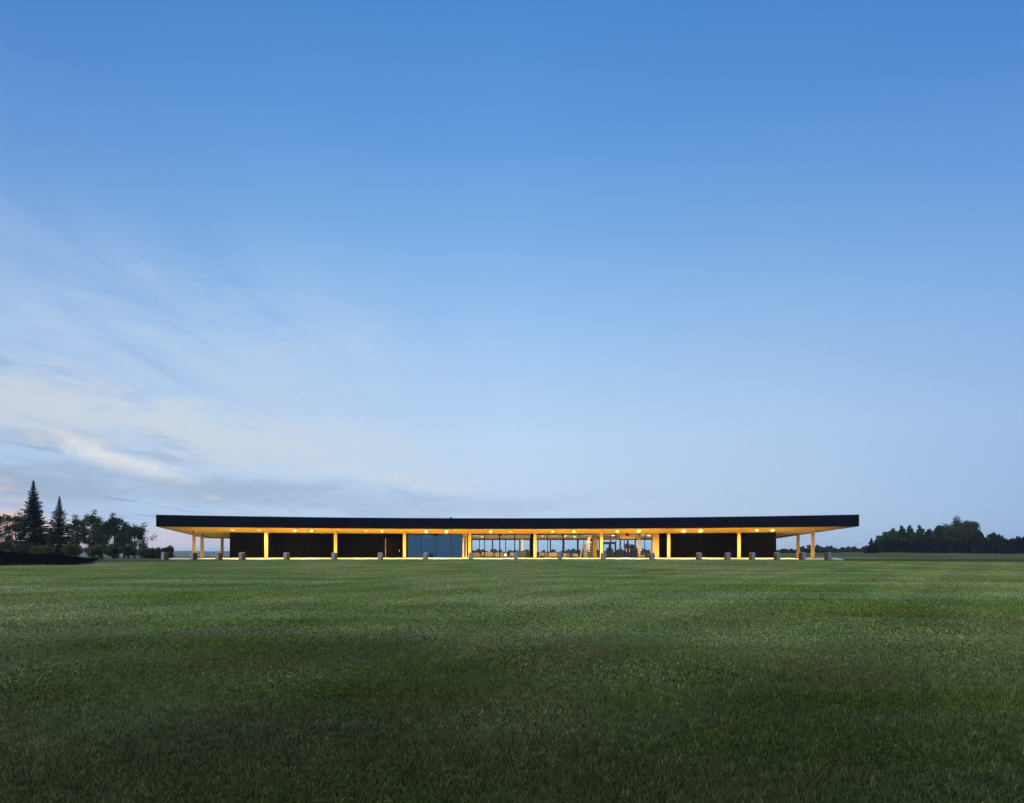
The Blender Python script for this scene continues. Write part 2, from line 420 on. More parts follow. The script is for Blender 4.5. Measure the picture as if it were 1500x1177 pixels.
arc_solid(t, th_of(262, RW), th_of(1196, RW), RW + .1, RB + 2.5, .8, .8, ZD1, ZD1 - .05)
for a, b in ((378, 395), (444, 465), (512, 536), (580, 601), (648, 668), (713, 733), (779, 798), (845, 863), (909, 933), (980, 1004), (1040, 1056)):
    arc_solid(t, th_of(a, RF - 2), th_of(b, RF - 2), RF - 1.9, RF - 1.003, .8, .8, ZD0 - .035, ZD0 - .03)
tag(t.build('terrace', M['concrete']), 'pale concrete terrace under the clubhouse roof', None, kind='structure')

# ------------------------------------------------------------------ clubhouse
club = empty('clubhouse', pt(RF, 0, ZD0))
tag(club, 'long low clubhouse with dark metal fascia, glowing yellow soffit and black board walls', 'building')
club_parts = []
def cp(mb, name, mat, parent=None, **kw):
    o = mb.build(name, mat, None, **kw)
    par = parent or club
    o.parent = par
    bpy.context.view_layer.update()
    o.matrix_parent_inverse = par.matrix_world.inverted()
    return o
ZSF, ZSB, ZRT = 5.02, 4.28, 6.37            # soffit at the front edge / at the back edge, roof top
NU = 64
thFL, thFR = th_of(228.5, RF), th_of(1258.5, RF)
RBK = RF + 20.0
thBL, thBR = th_of(300, RBK), th_of(1139, RBK)
def roofpt(u, v, z):
    f = pt(RF, lerp(thFL, thFR, u)); b = pt(RBK, lerp(thBL, thBR, u))
    return (lerp(f[0], b[0], v), lerp(f[1], b[1], v), z)
def zs(v): return lerp(ZSF, ZSB, v)
# fascia ring: front, two ends, back; outer skin 0.12 thick, and its lower edge 20 mm under the soffit
m = MB()
loop = [(i / NU, 0.0) for i in range(NU + 1)] + [(1.0, j / 8) for j in range(1, 9)] + [(1 - i / NU, 1.0) for i in range(1, NU + 1)] + [(0.0, 1 - j / 8) for j in range(1, 8)]
n = len(loop); V = []
for (u, v) in loop:
    uu = min(max(u, .0012), .9988); vv = min(max(v, .006), .994)
    drop = .02 + .14 * v
    V += [roofpt(u, v, zs(v) - drop), roofpt(u, v, ZRT), roofpt(uu, vv, ZRT), roofpt(uu, vv, zs(v) - drop)]
fs = []
for i in range(n):
    a, b = 4 * i, 4 * ((i + 1) % n)
    fs += [(a, b, b + 1, a + 1), (a + 1, b + 1, b + 2, a + 2), (a + 2, b + 2, b + 3, a + 3), (a + 3, b + 3, b, a)]
m.add(V, fs); cp(m, 'fascia', M['fascia'])
# roof top, a little below the parapet
m = MB()
for i in range(NU):
    for j in range(4):
        u0, u1 = lerp(.0015, .9985, i / NU), lerp(.0015, .9985, (i + 1) / NU); v0, v1 = lerp(.007, .993, j / 4), lerp(.007, .993, (j + 1) / 4)
        m.quad(roofpt(u0, v0, ZRT - .15), roofpt(u1, v0, ZRT - .15), roofpt(u1, v1, ZRT - .15), roofpt(u0, v1, ZRT - .15))
cp(m, 'roof', M['rooftop'])
m = MB()
for i in range(NU):
    for j in range(8):
        u0, u1 = lerp(.0015, .9985, i / NU), lerp(.0015, .9985, (i + 1) / NU); v0, v1 = lerp(.007, .993, j / 8), lerp(.007, .993, (j + 1) / 8)
        m.quad(roofpt(u0, v1, zs(v1)), roofpt(u1, v1, zs(v1)), roofpt(u1, v0, zs(v0)), roofpt(u0, v0, zs(v0)))
cp(m, 'soffit', M['soffit'])
m = MB(); V = []
for (u, v) in loop:
    p = roofpt(u, v, 0); uu = min(max(u, .0012), .9988); vv = min(max(v, .006), .994); q = roofpt(uu, vv, 0)
    ox, oy = p[0] - q[0], p[1] - q[1]; L = math.hypot(ox, oy) or 1; ex, ey = ox / L * .03, oy / L * .03
    V += [(p[0] + ex, p[1] + ey, ZRT - .045), (p[0] + ex, p[1] + ey, ZRT + .02), (q[0] - ex, q[1] - ey, ZRT + .02), (q[0] - ex, q[1] - ey, ZRT - .045)]
m.add(V, fs); cp(m, 'edge_highlight', M['edge_highlight'])  # pale highlight along the roof edge, added as a thin strip
def soffit_z(r): return zs((r - RF) / 20.0)
# timber edge beams along the two ends and the back, deeper towards the back
for (u, uo) in ((.004, .0125), (.996, .9875)):
    m = MB()
    for j in range(8):
        v0, v1 = lerp(.03, .975, j / 8), lerp(.03, .975, (j + 1) / 8)
        q = []
        for v in (v0, v1):
            q += [(u, v, zs(v) - .04 - .16 * v), (uo, v, zs(v) - .04 - .16 * v), (uo, v, zs(v) - .003), (u, v, zs(v) - .003)]
        P8 = [roofpt(*e) for e in q]
        m.add(P8, [(0, 1, 5, 4), (1, 2, 6, 5), (2, 3, 7, 6), (3, 0, 4, 7)] + ([(0, 3, 2, 1)] if j == 0 else []) + ([(4, 5, 6, 7)] if j == 7 else []))
    cp(m, 'edge_beam', M['timber'])
m = MB()
for i in range(NU):
    u0, u1 = lerp(.013, .987, i / NU), lerp(.013, .987, (i + 1) / NU)
    m.hexa([roofpt(u0, .965, 4.10), roofpt(u1, .965, 4.10), roofpt(u1, .988, 4.10), roofpt(u0, .988, 4.10)], [roofpt(u0, .965, 4.285), roofpt(u1, .965, 4.285), roofpt(u1, .988, 4.27), roofpt(u0, .988, 4.27)])
cp(m, 'back_beam', M['timber'])

COLS = [(284.4, RC - .6, 'front'), (390, RC, ''), (491.5, RC, ''), (592.5, RC, ''), (688, RC, ''), (783.5, RC, ''), (881, RC, ''), (979.5, RC, ''), (1082.5, RC, ''), (1190.6, RC - .6, '')]
EXTRA = [(296, RC + 6.0), (325.5, RB + .6), (1169, RC + 6.0)]
for px, r in [(c[0], c[1]) for c in COLS] + EXTRA:
    th = th_of(px, r); c = pt(r, th); rad = .19
    m = MB(); z1 = soffit_z(r) - .004; z0 = lerp(ZD0, ZD1, min(1, (r - RF + 1) / 10.2)) + .002
    m.box((c[0], c[1], (z0 + z1) / 2), (.40, .40, z1 - z0), -th)
    o = cp(m, 'column', M['timber'], bevel=.012)
    m = MB(); m.box((c[0], c[1], z0 + .03), (.46, .46, .06), -th); b = cp(m, 'base_plate', M['black'], o)
# radial beams, shallow, from the wall head to the fascia at every column
for px, r, _ in COLS:
    th = th_of(px, r); m = MB(); hw = .14
    r0, r1 = RF + .35, (RW - .05 if 336 < px < 1137 else (RBK - 1.2 if px < 400 else r + .6))
    def bp(rr, s, z):
        p = pt(rr, th); return (p[0] + s * hw * math.cos(th), p[1] - s * hw * math.sin(th), z)
    d0, d1 = .05, .17
    m.hexa([bp(r0, -1, soffit_z(r0) - d0), bp(r0, 1, soffit_z(r0) - d0), bp(r1, 1, soffit_z(r1) - d1), bp(r1, -1, soffit_z(r1) - d1)],
           [bp(r0, -1, soffit_z(r0) - .002), bp(r0, 1, soffit_z(r0) - .002), bp(r1, 1, soffit_z(r1) - .002), bp(r1, -1, soffit_z(r1) - .002)])
    cp(m, 'beam', M['timber'])
# soffit lamps, two per bay: base, stem, glass globe
LAMPS = [341, 380, 432, 457, 536, 559, 624, 654, 718, 747.5, 810, 841, 904.5, 935.5, 1002, 1027, 1108.7, 1132]
def lamp_body(name, c, r0, h):
    """short open can: the light sits up inside it"""
    m = MB(); n = 18; v = []
    for k in range(n):
        a = 2 * PI * k / n; cs, sn = math.cos(a), math.sin(a)
        for rr, z in ((r0, -.003), (r0, -h), (r0 - .02, -h), (r0 - .02, -.012)): v.append((c[0] + rr * cs, c[1] + rr * sn, c[2] + z))
    f = []
    for k in range(n):
        q, w = 4 * k, 4 * ((k + 1) % n)
        f += [(q + j, w + j, w + j + 1, q + j + 1) for j in range(3)]
    f.append(tuple(4 * k + 3 for k in range(n)))
    m.add(v, f); return cp(m, name, M['cap'])
def ring(m, c, r0, r1, h, n=20):
    v = []; f = []
    prof = [(r0, -.004), (r0, -h), (lerp(r0, r1, .5), -h * .9), (r1, -.01), (r1, -.004)]
    for k in range(n):
        a = 2 * PI * k / n
        v += [(c[0] + p * math.cos(a), c[1] + p * math.sin(a), c[2] + z) for p, z in prof]
    for k in range(n):
        q, w = 5 * k, 5 * ((k + 1) % n); f += [(q + j, w + j, w + j + 1, q + j + 1) for j in range(4)]
    m.add(v, f)
for px in LAMPS:
    r = RF + 4.3; th = th_of(px, r); c = pt(r, th, soffit_z(r))
    o = lamp_body('soffit_lamp', c, .125, .06)
    m = MB(); m.tube((c[0], c[1], c[2] - .035), (c[0], c[1], c[2] - .045), .085, .085, 16); cp(m, 'lamp_diffuser', M['bulb'], o)
    m = MB(); ring(m, c, .128, .24, .045); cp(m, 'glow_ring', M['rim'], o, smoothf=True)  # added emitting ring that imitates the soft glow around the lamp
# small black loudspeakers above the wall, mid bay
for px in (336 + 27, 443.5, 547, 638.5, 732, 824.5, 919, 1016, 1120):
    r = RW - .16; th = th_of(px, r); c = pt(r, th, soffit_z(r) - .17)
    m = MB(); m.box(c, (.5, .22, .26), -th); cp(m, 'soffit_speaker', M['black'], bevel=.02)

# walls -----------------------------------------------------------
ZW = soffit_z(RW) - .004
def arcwall(name, mat, pxa, pxb, r, th_, z0, z1, rr=None, parent=None):
    m = MB(); arc_solid(m, th_of(pxa, r), th_of(pxb, r), r, r + th_, z0, z0, z1, z1, 2.0)
    return cp(m, name, mat, parent)
Z0 = ZD1 + .002
arcwall('clad_wall', M['clad'], 336.5, 565, RW, .25, Z0, ZW)
arcwall('clad_wall', M['clad'], 965.5, 1137, RW, .25, Z0, ZW)
arcwall('clad_wall', M['clad'], 587.5, 596.5, RW, .25, Z0, ZW)
arcwall('clad_wall', M['clad'], 684.5, 689.5, RW, .25, Z0, ZW)
arcwall('clad_wall', M['clad'], 777, 784.5, RW, .25, Z0, ZW)
arcwall('clad_wall', M['brownwall'], 868.5, 874.5, RW, .25, Z0, ZW)
# service door flush in the boards, pale edge strip on its left
arcwall('clad_wall', M['clad'], 565, 587.5, RW, .25, Z0 + 2.75, ZW)
d = arcwall('service_door', M['doorboard'], 565.6, 587, RW + .04, .08, Z0, Z0 + 2.74)
m = MB(); arc_solid(m, th_of(564.2, RW - .03), th_of(565.3, RW - .03), RW - .03, RW - .003, Z0, Z0, Z0 + 2.75, Z0 + 2.75); cp(m, 'door_trim', M['brownwall'], d)
m = MB(); c = pt(RW - .02, th_of(585, RW), Z0 + 1.0); m.box(c, (.05, .06, .3), 0); cp(m, 'door_handle', M['cap'], d)
# end walls and back walls
def radwall(name, mat, px, r0, r1, side, z0, z1, th_r=None):
    th = th_of(px, RW if th_r is None else th_r); m = MB(); w = .25
    def q(rr, s, z):
        p = pt(rr, th); return (p[0] + s * math.cos(th), p[1] - s * math.sin(th), z)
    s0, s1 = (0, w) if side > 0 else (-w, 0)
    m.hexa([q(r0, s0, z0), q(r0, s1, z0), q(r1, s1, z0), q(r1, s0, z0)], [q(r0, s0, z1), q(r0, s1, z1), q(r1, s1, z1), q(r1, s0, z1)])
    return cp(m, name, mat)
ZWB = soffit_z(RB) - .01
RWI = RW + .252
radwall('end_wall', M['clad'], 337.2, RWI, RB, 1, Z0, ZWB)
radwall('end_wall', M['clad'], 1136.3, RWI, RB, -1, Z0, ZWB)
def pxth(px, r): return th_of(px, r)
tA, tB = th_of(337.2, RW) , th_of(1136.3, RW)
tG0, tG1 = th_of(597, RW), th_of(965, RW)
for a, b in ((tA, tG0), (tG1, tB)):
    m = MB(); arc_solid(m, a, b, RB + .002, RB + .25, Z0, Z0, ZWB, ZWB, 2.0); cp(m, 'back_wall', M['clad'])
# inner partitions that close off the dark ends, and the blind room
radwall('partition_wall', M['white'], 596, RWI, RB, -1, Z0, ZWB)
radwall('partition_wall', M['white'], 684.6, RWI, RB, -1, Z0, ZWB)
radwall('partition_wall', M['brownwall'], 869, RW + 4.4, RB, 1, Z0, ZWB)
radwall('partition_wall', M['white'], 965.6, RWI, RB, 1, Z0, ZWB)
# floor and ceiling of the lit rooms
m = MB(); arc_solid(m, tG0, tG1, RWI, RB - .002, Z0 - .02, Z0 - .02, Z0 + .012, Z0 + .012); cp(m, 'floor', M['floor'])
def zc(r): return soffit_z(r) - .03
m = MB(); arc_solid(m, tG0 + .002, tG1 - .002, RWI + .01, RB - .01, zc(RWI), zc(RB), zc(RWI) + .01, zc(RB) + .01); cp(m, 'ceiling', M['white'])
# back glazing: header, head bar, sill, mullions, panes
t0b, t1b = th_of(684.6, RW) + .003, th_of(965, RW)
ZH = min(zof(790.3, RB - 27), ZWB - .05)
m = MB(); arc_solid(m, t0b, t1b, RB + .002, RB + .25, ZH, ZH, ZWB, ZWB, 2.0); cp(m, 'back_wall', M['white'], None)
m = MB(); arc_solid(m, tG0, th_of(684.6, RW), RB + .002, RB + .25, Z0, Z0, ZWB, ZWB, 2.0); cp(m, 'back_wall', M['white'])
def glazing(name, pa, pb, r, z0, z1, mull, head=None, fw=.06, glass=None, ta=None, tb=None, mw=None):
    """one glazed opening: frame (with mullions), panes; returns frame"""
    ta = th_of(pa, r) if ta is None else ta; tb = th_of(pb, r) if tb is None else tb
    m = MB(); d = .12
    k = fw / r
    arc_solid(m, ta, tb, r, r + d, z1 - fw, z1 - fw, z1, z1, 2.5)
    arc_solid(m, ta, tb, r, r + d, z0, z0, z0 + fw, z0 + fw, 2.5)
    for e0, e1 in ((ta, ta + k), (tb - k, tb)): arc_solid(m, e0, e1, r + .004, r + d - .004, z0 + fw, z0 + fw, z1 - fw, z1 - fw)
    for mm in mull:
        px, w = mm if isinstance(mm, tuple) else (mm, fw)
        c = th_of(px, r); arc_solid(m, c - w / 2 / r, c + w / 2 / r, r - .006, r + d - .004, z0 + fw, z0 + fw, z1 - fw, z1 - fw)
    if head: arc_solid(m, ta + k, tb - k, r + .002, r + d - .01, head - fw / 2, head - fw / 2, head + fw / 2, head + fw / 2, 2.5)
    o = cp(m, name, M['black'])
    edges = [ta + k] + sorted(th_of(q[0] if isinstance(q, tuple) else q, r) for q in mull) + [tb - k]
    for a, b in zip(edges, edges[1:]):
        m = MB(); n_ = max(1, int((b - a) * r / 3))
        for i in range(n_):
            q, w = lerp(a, b, i / n_), lerp(a, b, (i + 1) / n_)
            m.quad(pt(r + .06, q, z0 + .03), pt(r + .06, w, z0 + .03), pt(r + .06, w, z1 - .03), pt(r + .06, q, z1 - .03))
        cp(m, 'pane', glass or M['glass'], o)
    return o
# front: blue-blind bay, two lounge bays, entrance
glazing('window_wall', 597, 677.5, RW, Z0, ZW - .1, [(616.7, .07), (638.7, .09), (661, .09)], glass=M['coated'])
glazing('window_wall', 690, 776.8, RW, Z0, ZW - .1, [(709.6, .11), (732, .17), (754, .14)])
glazing('window_wall', 785, 868, RW, Z0, ZW - .1, [(802.3, .11), (824.5, .16), (847.3, .10)])
glazing('window_wall', 874.8, 908.2, RW, Z0, ZW - .06, [(894, .08), (902.3, .08)], head=zof(789.5, 97))
glazing('window_wall', 931, 955.5, RW, Z0, ZW - .06, [(944.5, .10)], head=None)
arcwall('head_board', M['soffit'], 677.5, 684.5, RW, .2, ZW - .4, ZW)
# dark heads over the openings
for a, b in ((597, 677.5), (690, 776.8), (785, 868)): arcwall('head_board', M['dkwood'], a, b, RW, .15, ZW - .099, ZW)
for a, b in ((874.8, 908.2), (931, 955.5)): arcwall('head_board', M['timber'], a, b, RW, .15, ZW - .059, ZW)
# back glazing
glazing('window_wall', 690, 960, RB, Z0, ZH - .003, [(702.3, .12), (721.6, .2), (740.7, .13), (761.5, .2), (776.5, .2), (788, .12), (806.3, .2), (826, .2), (846, .2), (878, .16), (894.5, .16), (914.5, .12), (936, .14), (955, .12)], ta=t0b, tb=t1b, fw=.14)
# the blinds behind the first bay
m = MB(); 
for a, b in ((597.8, 616.2), (617.2, 638.1), (639.3, 660.4), (661.6, 674.6)):
    arc_solid(m, th_of(a, RW + .2), th_of(b, RW + .2), RW + .21, RW + .222, Z0 + .02, Z0 + .02, zof(788.3, 97.5), zof(788.3, 97.5), 3)
cp(m, 'blind', M['blind'])
# cream steel props with bent heads beside the blinds
for px, w in ((678.6, .26), (682.9, .13)):
    r = RW + .1; th = th_of(px, r); c = pt(r, th)
    m = MB(); m.box((c[0], c[1], Z0 + 1.4), (w, .16, 2.78), -th)
    c2 = pt(r, th_of(px + 2.6, r)) if w > .2 else c
    m.tube((c[0], c[1], Z0 + 2.78), (c2[0], c2[1], ZW - .42 if w < .2 else ZW - .45), .11 if w > .2 else .06, .1 if w > .2 else .06, 8)
    cp(m, 'prop', M['cream'])
# entrance: double doors in a heavy dark frame, timber pier, yellow timber panel
ZE = zof(790.0, 97)
arcwall('head_board', M['ytimber'], 908.2, 931, RW, .2, ZE, ZW)
def door(pa, pb, mid, ztop, midw, fw):
    r = RW - .02
    m = MB(); ta, tb = th_of(pa, r), th_of(pb, r); d = .18
    arc_solid(m, ta, tb, r, r + d, ztop - fw, ztop - fw, ztop - .002, ztop - .002)
    for e0, e1 in ((ta, ta + fw / r), (tb - fw / r, tb)): arc_solid(m, e0, e1, r + .003, r + d - .003, Z0, Z0, ztop - fw, ztop - fw)
    c = th_of(mid, r); arc_solid(m, c - midw / 2 / r, c + midw / 2 / r, r - .004, r + d - .008, Z0, Z0, ztop - fw, ztop - fw)
    arc_solid(m, ta + fw / r, tb - fw / r, r + .01, r + d - .02, Z0, Z0, Z0 + .14, Z0 + .14)
    o = cp(m, 'door', M['black'])
    for a, b, hs in ((ta + fw / r, c - midw / 2 / r, 1), (c + midw / 2 / r, tb - fw / r, -1)):
        m = MB(); m.quad(pt(r + .08, a, Z0 + .14), pt(r + .08, b, Z0 + .14), pt(r + .08, b, ztop - fw), pt(r + .08, a, ztop - fw)); cp(m, 'pane', M['glass'], o)
        m = MB(); e = b - .10 / r if hs > 0 else a + .10 / r
        p = pt(r - .06, e, Z0 + .8); q = pt(r - .06, e, Z0 + 1.3); m.tube(p, q, .02, .02, 8)
        for zz in (.85, 1.25): m.tube(pt(r - .06, e, Z0 + zz), pt(r + .08, e, Z0 + zz), .012, .012, 6)
        cp(m, 'handle', M['cap'], o)
door(908.3, 930.9, 919.6, ZE, .24, .13)
r = RW + .2
arcwall('pier', M['ytimber'], 934.6, 938.2, RW + .16, .3, Z0, ZW - .08)
arcwall('side_panel', M['ytimber'], 955.8, 965.3, RW, .2, Z0, ZW)
# inner lobby door behind the entrance glass
def inner_door(px0, px1, pxm, r, zt):
    m = MB(); a, b, c = th_of(px0, r), th_of(px1, r), th_of(pxm, r)
    arc_solid(m, a, b, r, r + .1, zt - .35, zt - .35, zt, zt)
    for e, w in ((a, .1), (b - .2 / r, .2), (c, .2)): arc_solid(m, e, e + w / r, r + .002, r + .098, Z0 + .02, Z0 + .02, zt - .35, zt - .35)
    o = cp(m, 'lobby_door', M['black'])
    for e0, e1 in ((a + .1 / r, c), (c + .2 / r, b - .2 / r)):
        m = MB(); m.quad(pt(r + .05, e0, Z0 + .02), pt(r + .05, e1, Z0 + .02), pt(r + .05, e1, zt - .35), pt(r + .05, e0, zt - .35)); cp(m, 'pane', M['glass'], o)
inner_door(883.5, 902.2, 891.5, RW + 4.2, zof(794.2, 101))
arcwall('lintel', M['cream'], 874.5, 908, RW + 4.2, .2, zof(790.5, 101), zof(789.2, 101))
# interior columns, shelf wall, tapered timber frame
for px, r, w, mt in ((764.5, RW + 6.5, .34, 'cream'), (862.5, RW + 3.5, .3, 'ytimber')):
    th = th_of(px, r); c = pt(r, th); m = MB(); m.box((c[0], c[1], (Z0 + .014 + zc(r) - .03) / 2), (w, w, zc(r) - Z0 - .044), -th); cp(m, 'inner_column', M[mt], bevel=.01)
# ceiling lamps inside
for px, r in ((696, RW + 3.2), (706, RW + 5.5), (725.8, RW + 5.0), (743.5, RW + 4.2), (760, RW + 3), (772, RW + 5.5), (795, RW + 3.2), (812, RW + 5), (829, RW + 3.4), (842, RW + 6), (857, RW + 2.5), (866, RW + 2.5), (884, RW + 2.2), (898, RW + 2.4), (914, RW + 3), (925, RW + 3), (942, RW + 2.2), (950, RW + 4.5)):
    th = th_of(px, r); c = pt(r, th, zc(r) - .004)
    o = lamp_body('ceiling_lamp', c, .10, .05)
    m = MB(); m.tube((c[0], c[1], c[2] - .025), (c[0], c[1], c[2] - .035), .075, .075, 12); cp(m, 'lamp_diffuser', M['inlamp'], o)
# roof vent
th = th_of(660.5, RF + 3); c = pt(RF + 3, th)
m = MB(); m.tube((c[0], c[1], ZRT - .15), (c[0], c[1], ZRT + .22), .12, .12, 10); m.tube((c[0], c[1], ZRT + .22), (c[0], c[1], ZRT + .28), .2, .2, 10); cp(m, 'roof_vent', M['black'])

# ------------------------------------------------------------------ furniture behind the glass
ZF = Z0 + .013
def thing(name, label, cat, px, r, rz=0, group=None, z=ZF):
    th = th_of(px, r); c = pt(r, th)
    return tag(empty(name, (c[0], c[1], z), -th + rz), label, cat, group)
def sub(mb, name, mat, parent, **kw): return mb.build(name, mat, parent, **kw)
def sofa(label, px, r, w, mat, hgt=.72, rz=0):
    e = thing('sofa', label, 'sofa', px, r, rz)
    m = MB(); m.box((0, 0, .25), (w, .8, .28)); sub(m, 'seat', mat, e, bevel=.04)
    m = MB(); m.box((0, -.36, .10 + hgt / 2), (w, .2, hgt - .1)); sub(m, 'backrest', mat, e, bevel=.05)
    for s in (-1, 1):
        m = MB(); m.box((s * (w / 2 - .09), .08, .44), (.17, .66, .3)); sub(m, 'armrest', mat, e, bevel=.04)
    for sx in (-1, 1):
        for sy in (-1, 1):
            m = MB(); m.tube((sx * (w / 2 - .12), sy * .3, 0), (sx * (w / 2 - .12), sy * .3, .11), .025, .03, 8); sub(m, 'leg', M['dkwood'], e)
    return e
def armchair(label, px, r, mat, rz=0, s=1.0):
    e = thing('armchair', label, 'armchair', px, r, rz)
    m = MB(); m.box((0, 0, .36 * s), (.62 * s, .6 * s, .14)); sub(m, 'seat', mat, e, bevel=.04)
    m = MB(); m.hexa([(-.31 * s, -.34, .3), (.31 * s, -.34, .3), (.31 * s, -.26, .3), (-.31 * s, -.26, .3)], [(-.28 * s, -.46, .78 * s), (.28 * s, -.46, .78 * s), (.28 * s, -.39, .78 * s), (-.28 * s, -.39, .78 * s)]); sub(m, 'backrest', mat, e, bevel=.03)
    for sx in (-1, 1):
        for sy in (-1, 1):
            m = MB(); m.tube((sx * .28 * s, sy * .26, 0), (sx * .22 * s, sy * .2, .3), .018, .022, 8); sub(m, 'leg', M['cream'], e)
    return e
sofa('beige sofa at the left edge of the first lounge window', 697.5, RW + 2.4, .85, M['sofa'], .66)
armchair('white low armchair between the two beige sofas in the lounge', 705.5, RW + 2.6, M['white'], .7)
sofa('wide beige sofa behind the second pane of the first lounge window', 715, RW + 2.2, 1.2, M['sofa'], .74)
armchair('white armchair right of the wide beige sofa', 723.2, RW + 2.7, M['white'], -.8)
sofa('short beige sofa tight against the thick middle mullion', 729, RW + 2.5, .7, M['sofa'], .72)
sofa('olive green sofa with the lit lamp in front of it', 737.5, RW + 3.2, 1.15, M['sofa_green'], .66)
e = thing('table_lamp', 'small lit lamp glowing in front of the olive sofa', 'lamp', 740.4, RW + 1.8)
m = MB(); m.tube((0, 0, 0), (0, 0, .03), .12, .12, 12); m.tube((0, 0, .03), (0, 0, .3), .02, .02, 8); sub(m, 'stem', M['cap'], e)
m = MB(); m.tube((0, 0, .3), (0, 0, .52), .15, .10, 14); sub(m, 'lamp_shade', M['tablelamp'], e)
armchair('pale upright chair left of the slate blue booth', 749.2, RW + 1.6, M['cream'], .2, .9)
e = thing('booth', 'big slate blue upholstered booth left of the black pier', 'booth', 763.5, RW + 1.6)
m = MB(); m.box((0, -.32, .52), (1.45, .2, 1.0)); sub(m, 'backrest', M['sofa_blue'], e, bevel=.05)
m = MB(); m.box((0, .08, .25), (1.45, .58, .46)); sub(m, 'seat', M['sofa_blue'], e, bevel=.04)
e = thing('sideboard', 'dark brown sideboard beside the blue booth', 'sideboard', 773.3, RW + 1.5)
m = MB(); m.box((0, 0, .42), (.66, .42, .62)); sub(m, 'cabinet', M['dkwood'], e, bevel=.01)
m = MB(); m.box((0, 0, .755), (.72, .48, .04)); sub(m, 'top', M['dkwood'], e)
for sx in (-1, 1):
    m = MB(); m.box((sx * .28, 0, .055), (.05, .38, .11)); sub(m, 'leg', M['black'], e)
armchair('pale pink upright chair at the left of the second lounge window', 792.2, RW + 1.8, M['sofa'], .3, .95)
sofa('grey green sofa beside the pale pink chair', 798.6, RW + 2.4, .9, M['sofa_teal'], .70)
sofa('long beige sofa left of the thick mullion in the second lounge window', 810, RW + 2.4, 1.3, M['sofa'], .70)
def lowtable(label, px, r, w, d, h, mat, z=ZF, rz=0, name='low_table', top_t=.05):
    e = thing(name, label, 'table', px, r, rz, z=z)
    m = MB(); m.box((0, 0, h - top_t / 2), (w, d, top_t)); sub(m, 'top', mat, e, bevel=.008)
    for sx in (-1, 1):
        for sy in (-1, 1):
            m = MB(); m.box((sx * (w / 2 - .06), sy * (d / 2 - .06), (h - top_t) / 2), (.05, .05, h - top_t)); sub(m, 'leg', mat, e)
    return e
lowtable('dark brown table with a round pale tray behind the third pane', 836, RW + 1.5, 1.0, .6, .62, M['dkwood'])
sofa('beige corner sofa right of the thick mullion by the tray table', 829.6, RW + 2.8, .85, M['sofa'], .6)
sofa('low beige bench sofa under the leaning timber frame', 843, RW + 3.0, .9, M['sofa'], .52)
th = th_of(836, RW + 1.5); c = pt(RW + 1.5, th, ZF + .622)
m = MB(); m.tube((0, 0, 0), (0, 0, .05), .25, .32, 16); tr = m.build('tray', M['sofa'], None); tr.location = c
tag(tr, 'round pale tray on the dark brown table', 'tray')
# leaning A-shaped pale timber frame with a grey board
e = thing('timber_frame', 'tall pale timber A-frame leaning together behind the glass', 'frame', 855, RW + 2.2)
H = 2.62
for a, b in ((-.50, .04), (.46, .06)):
    m = MB(); w = .10 if a < 0 else .06
    m.hexa([(a - w, -.08, 0), (a + w, -.08, 0), (a + w, .08, 0), (a - w, .08, 0)], [(b - w * .7, -.078 + (.162 if a > 0 else 0), H), (b + w * .7, -.078 + (.162 if a > 0 else 0), H), (b + w * .7, .078 + (.162 if a > 0 else 0), H), (b - w * .7, .078 + (.162 if a > 0 else 0), H)])
    sub(m, 'leg', M['cream'], e)
m = MB(); m.box((.14, .2, 1.0), (.34, .03, 1.9)); sub(m, 'board', M['stone'], e)
# bar shelf with bottles, counter
e = thing('bar_shelf', 'tall dark bar shelf standing against the brown pier', 'shelf', 867.0, RW + 3.3)
for sx in (-1, 1):
    m = MB(); m.box((sx * .24, 0, 1.3), (.03, .3, 2.6)); sub(m, 'side_panel', M['black'], e)
m = MB(); m.box((0, .16, 1.3), (.45, .02, 2.6)); sub(m, 'back_panel', M['black'], e)
for k in range(6):
    m = MB(); m.box((0, 0, .3 + k * .44), (.448, .28, .025)); sub(m, 'shelf', M['black'], e)
bt = MB(); bt.tube((0, 0, 0), (0, 0, .2), .035, .035, 10); bt.tube((0, 0, .2), (0, 0, .25), .035, .013, 10); bt.tube((0, 0, .25), (0, 0, .31), .013, .013, 8)
b0 = None; th = th_of(867.0, RW + 3.3)
for k in range(1, 5):
    for j in range(4):
        p = Vector(pt(RW + 3.3, th, 0)); off = -.15 + j * .1
        loc = (p.x + off * math.cos(th), p.y - off * math.sin(th) , ZF + .3 + k * .44 + .0135)
        if b0 is None:
            b0 = bt.build('bottle', M['cap'], None); o = b0
        else:
            o = b0.copy(); col.objects.link(o)
        o.location = loc; tag(o, 'small pale bottle standing on the tall dark bar shelf', 'bottle', 'bottles on the bar shelf')
e = thing('bar_counter', 'brown bar counter in front of the dark bar shelf', 'counter', 867.2, RW + 1.2)
m = MB(); m.box((0, 0, .42), (1.35, .5, .82)); sub(m, 'body', M['brownwall'], e, bevel=.01)
m = MB(); m.box((.1, 0, .855), (1.2, .6, .05)); sub(m, 'top', M['cap'], e)
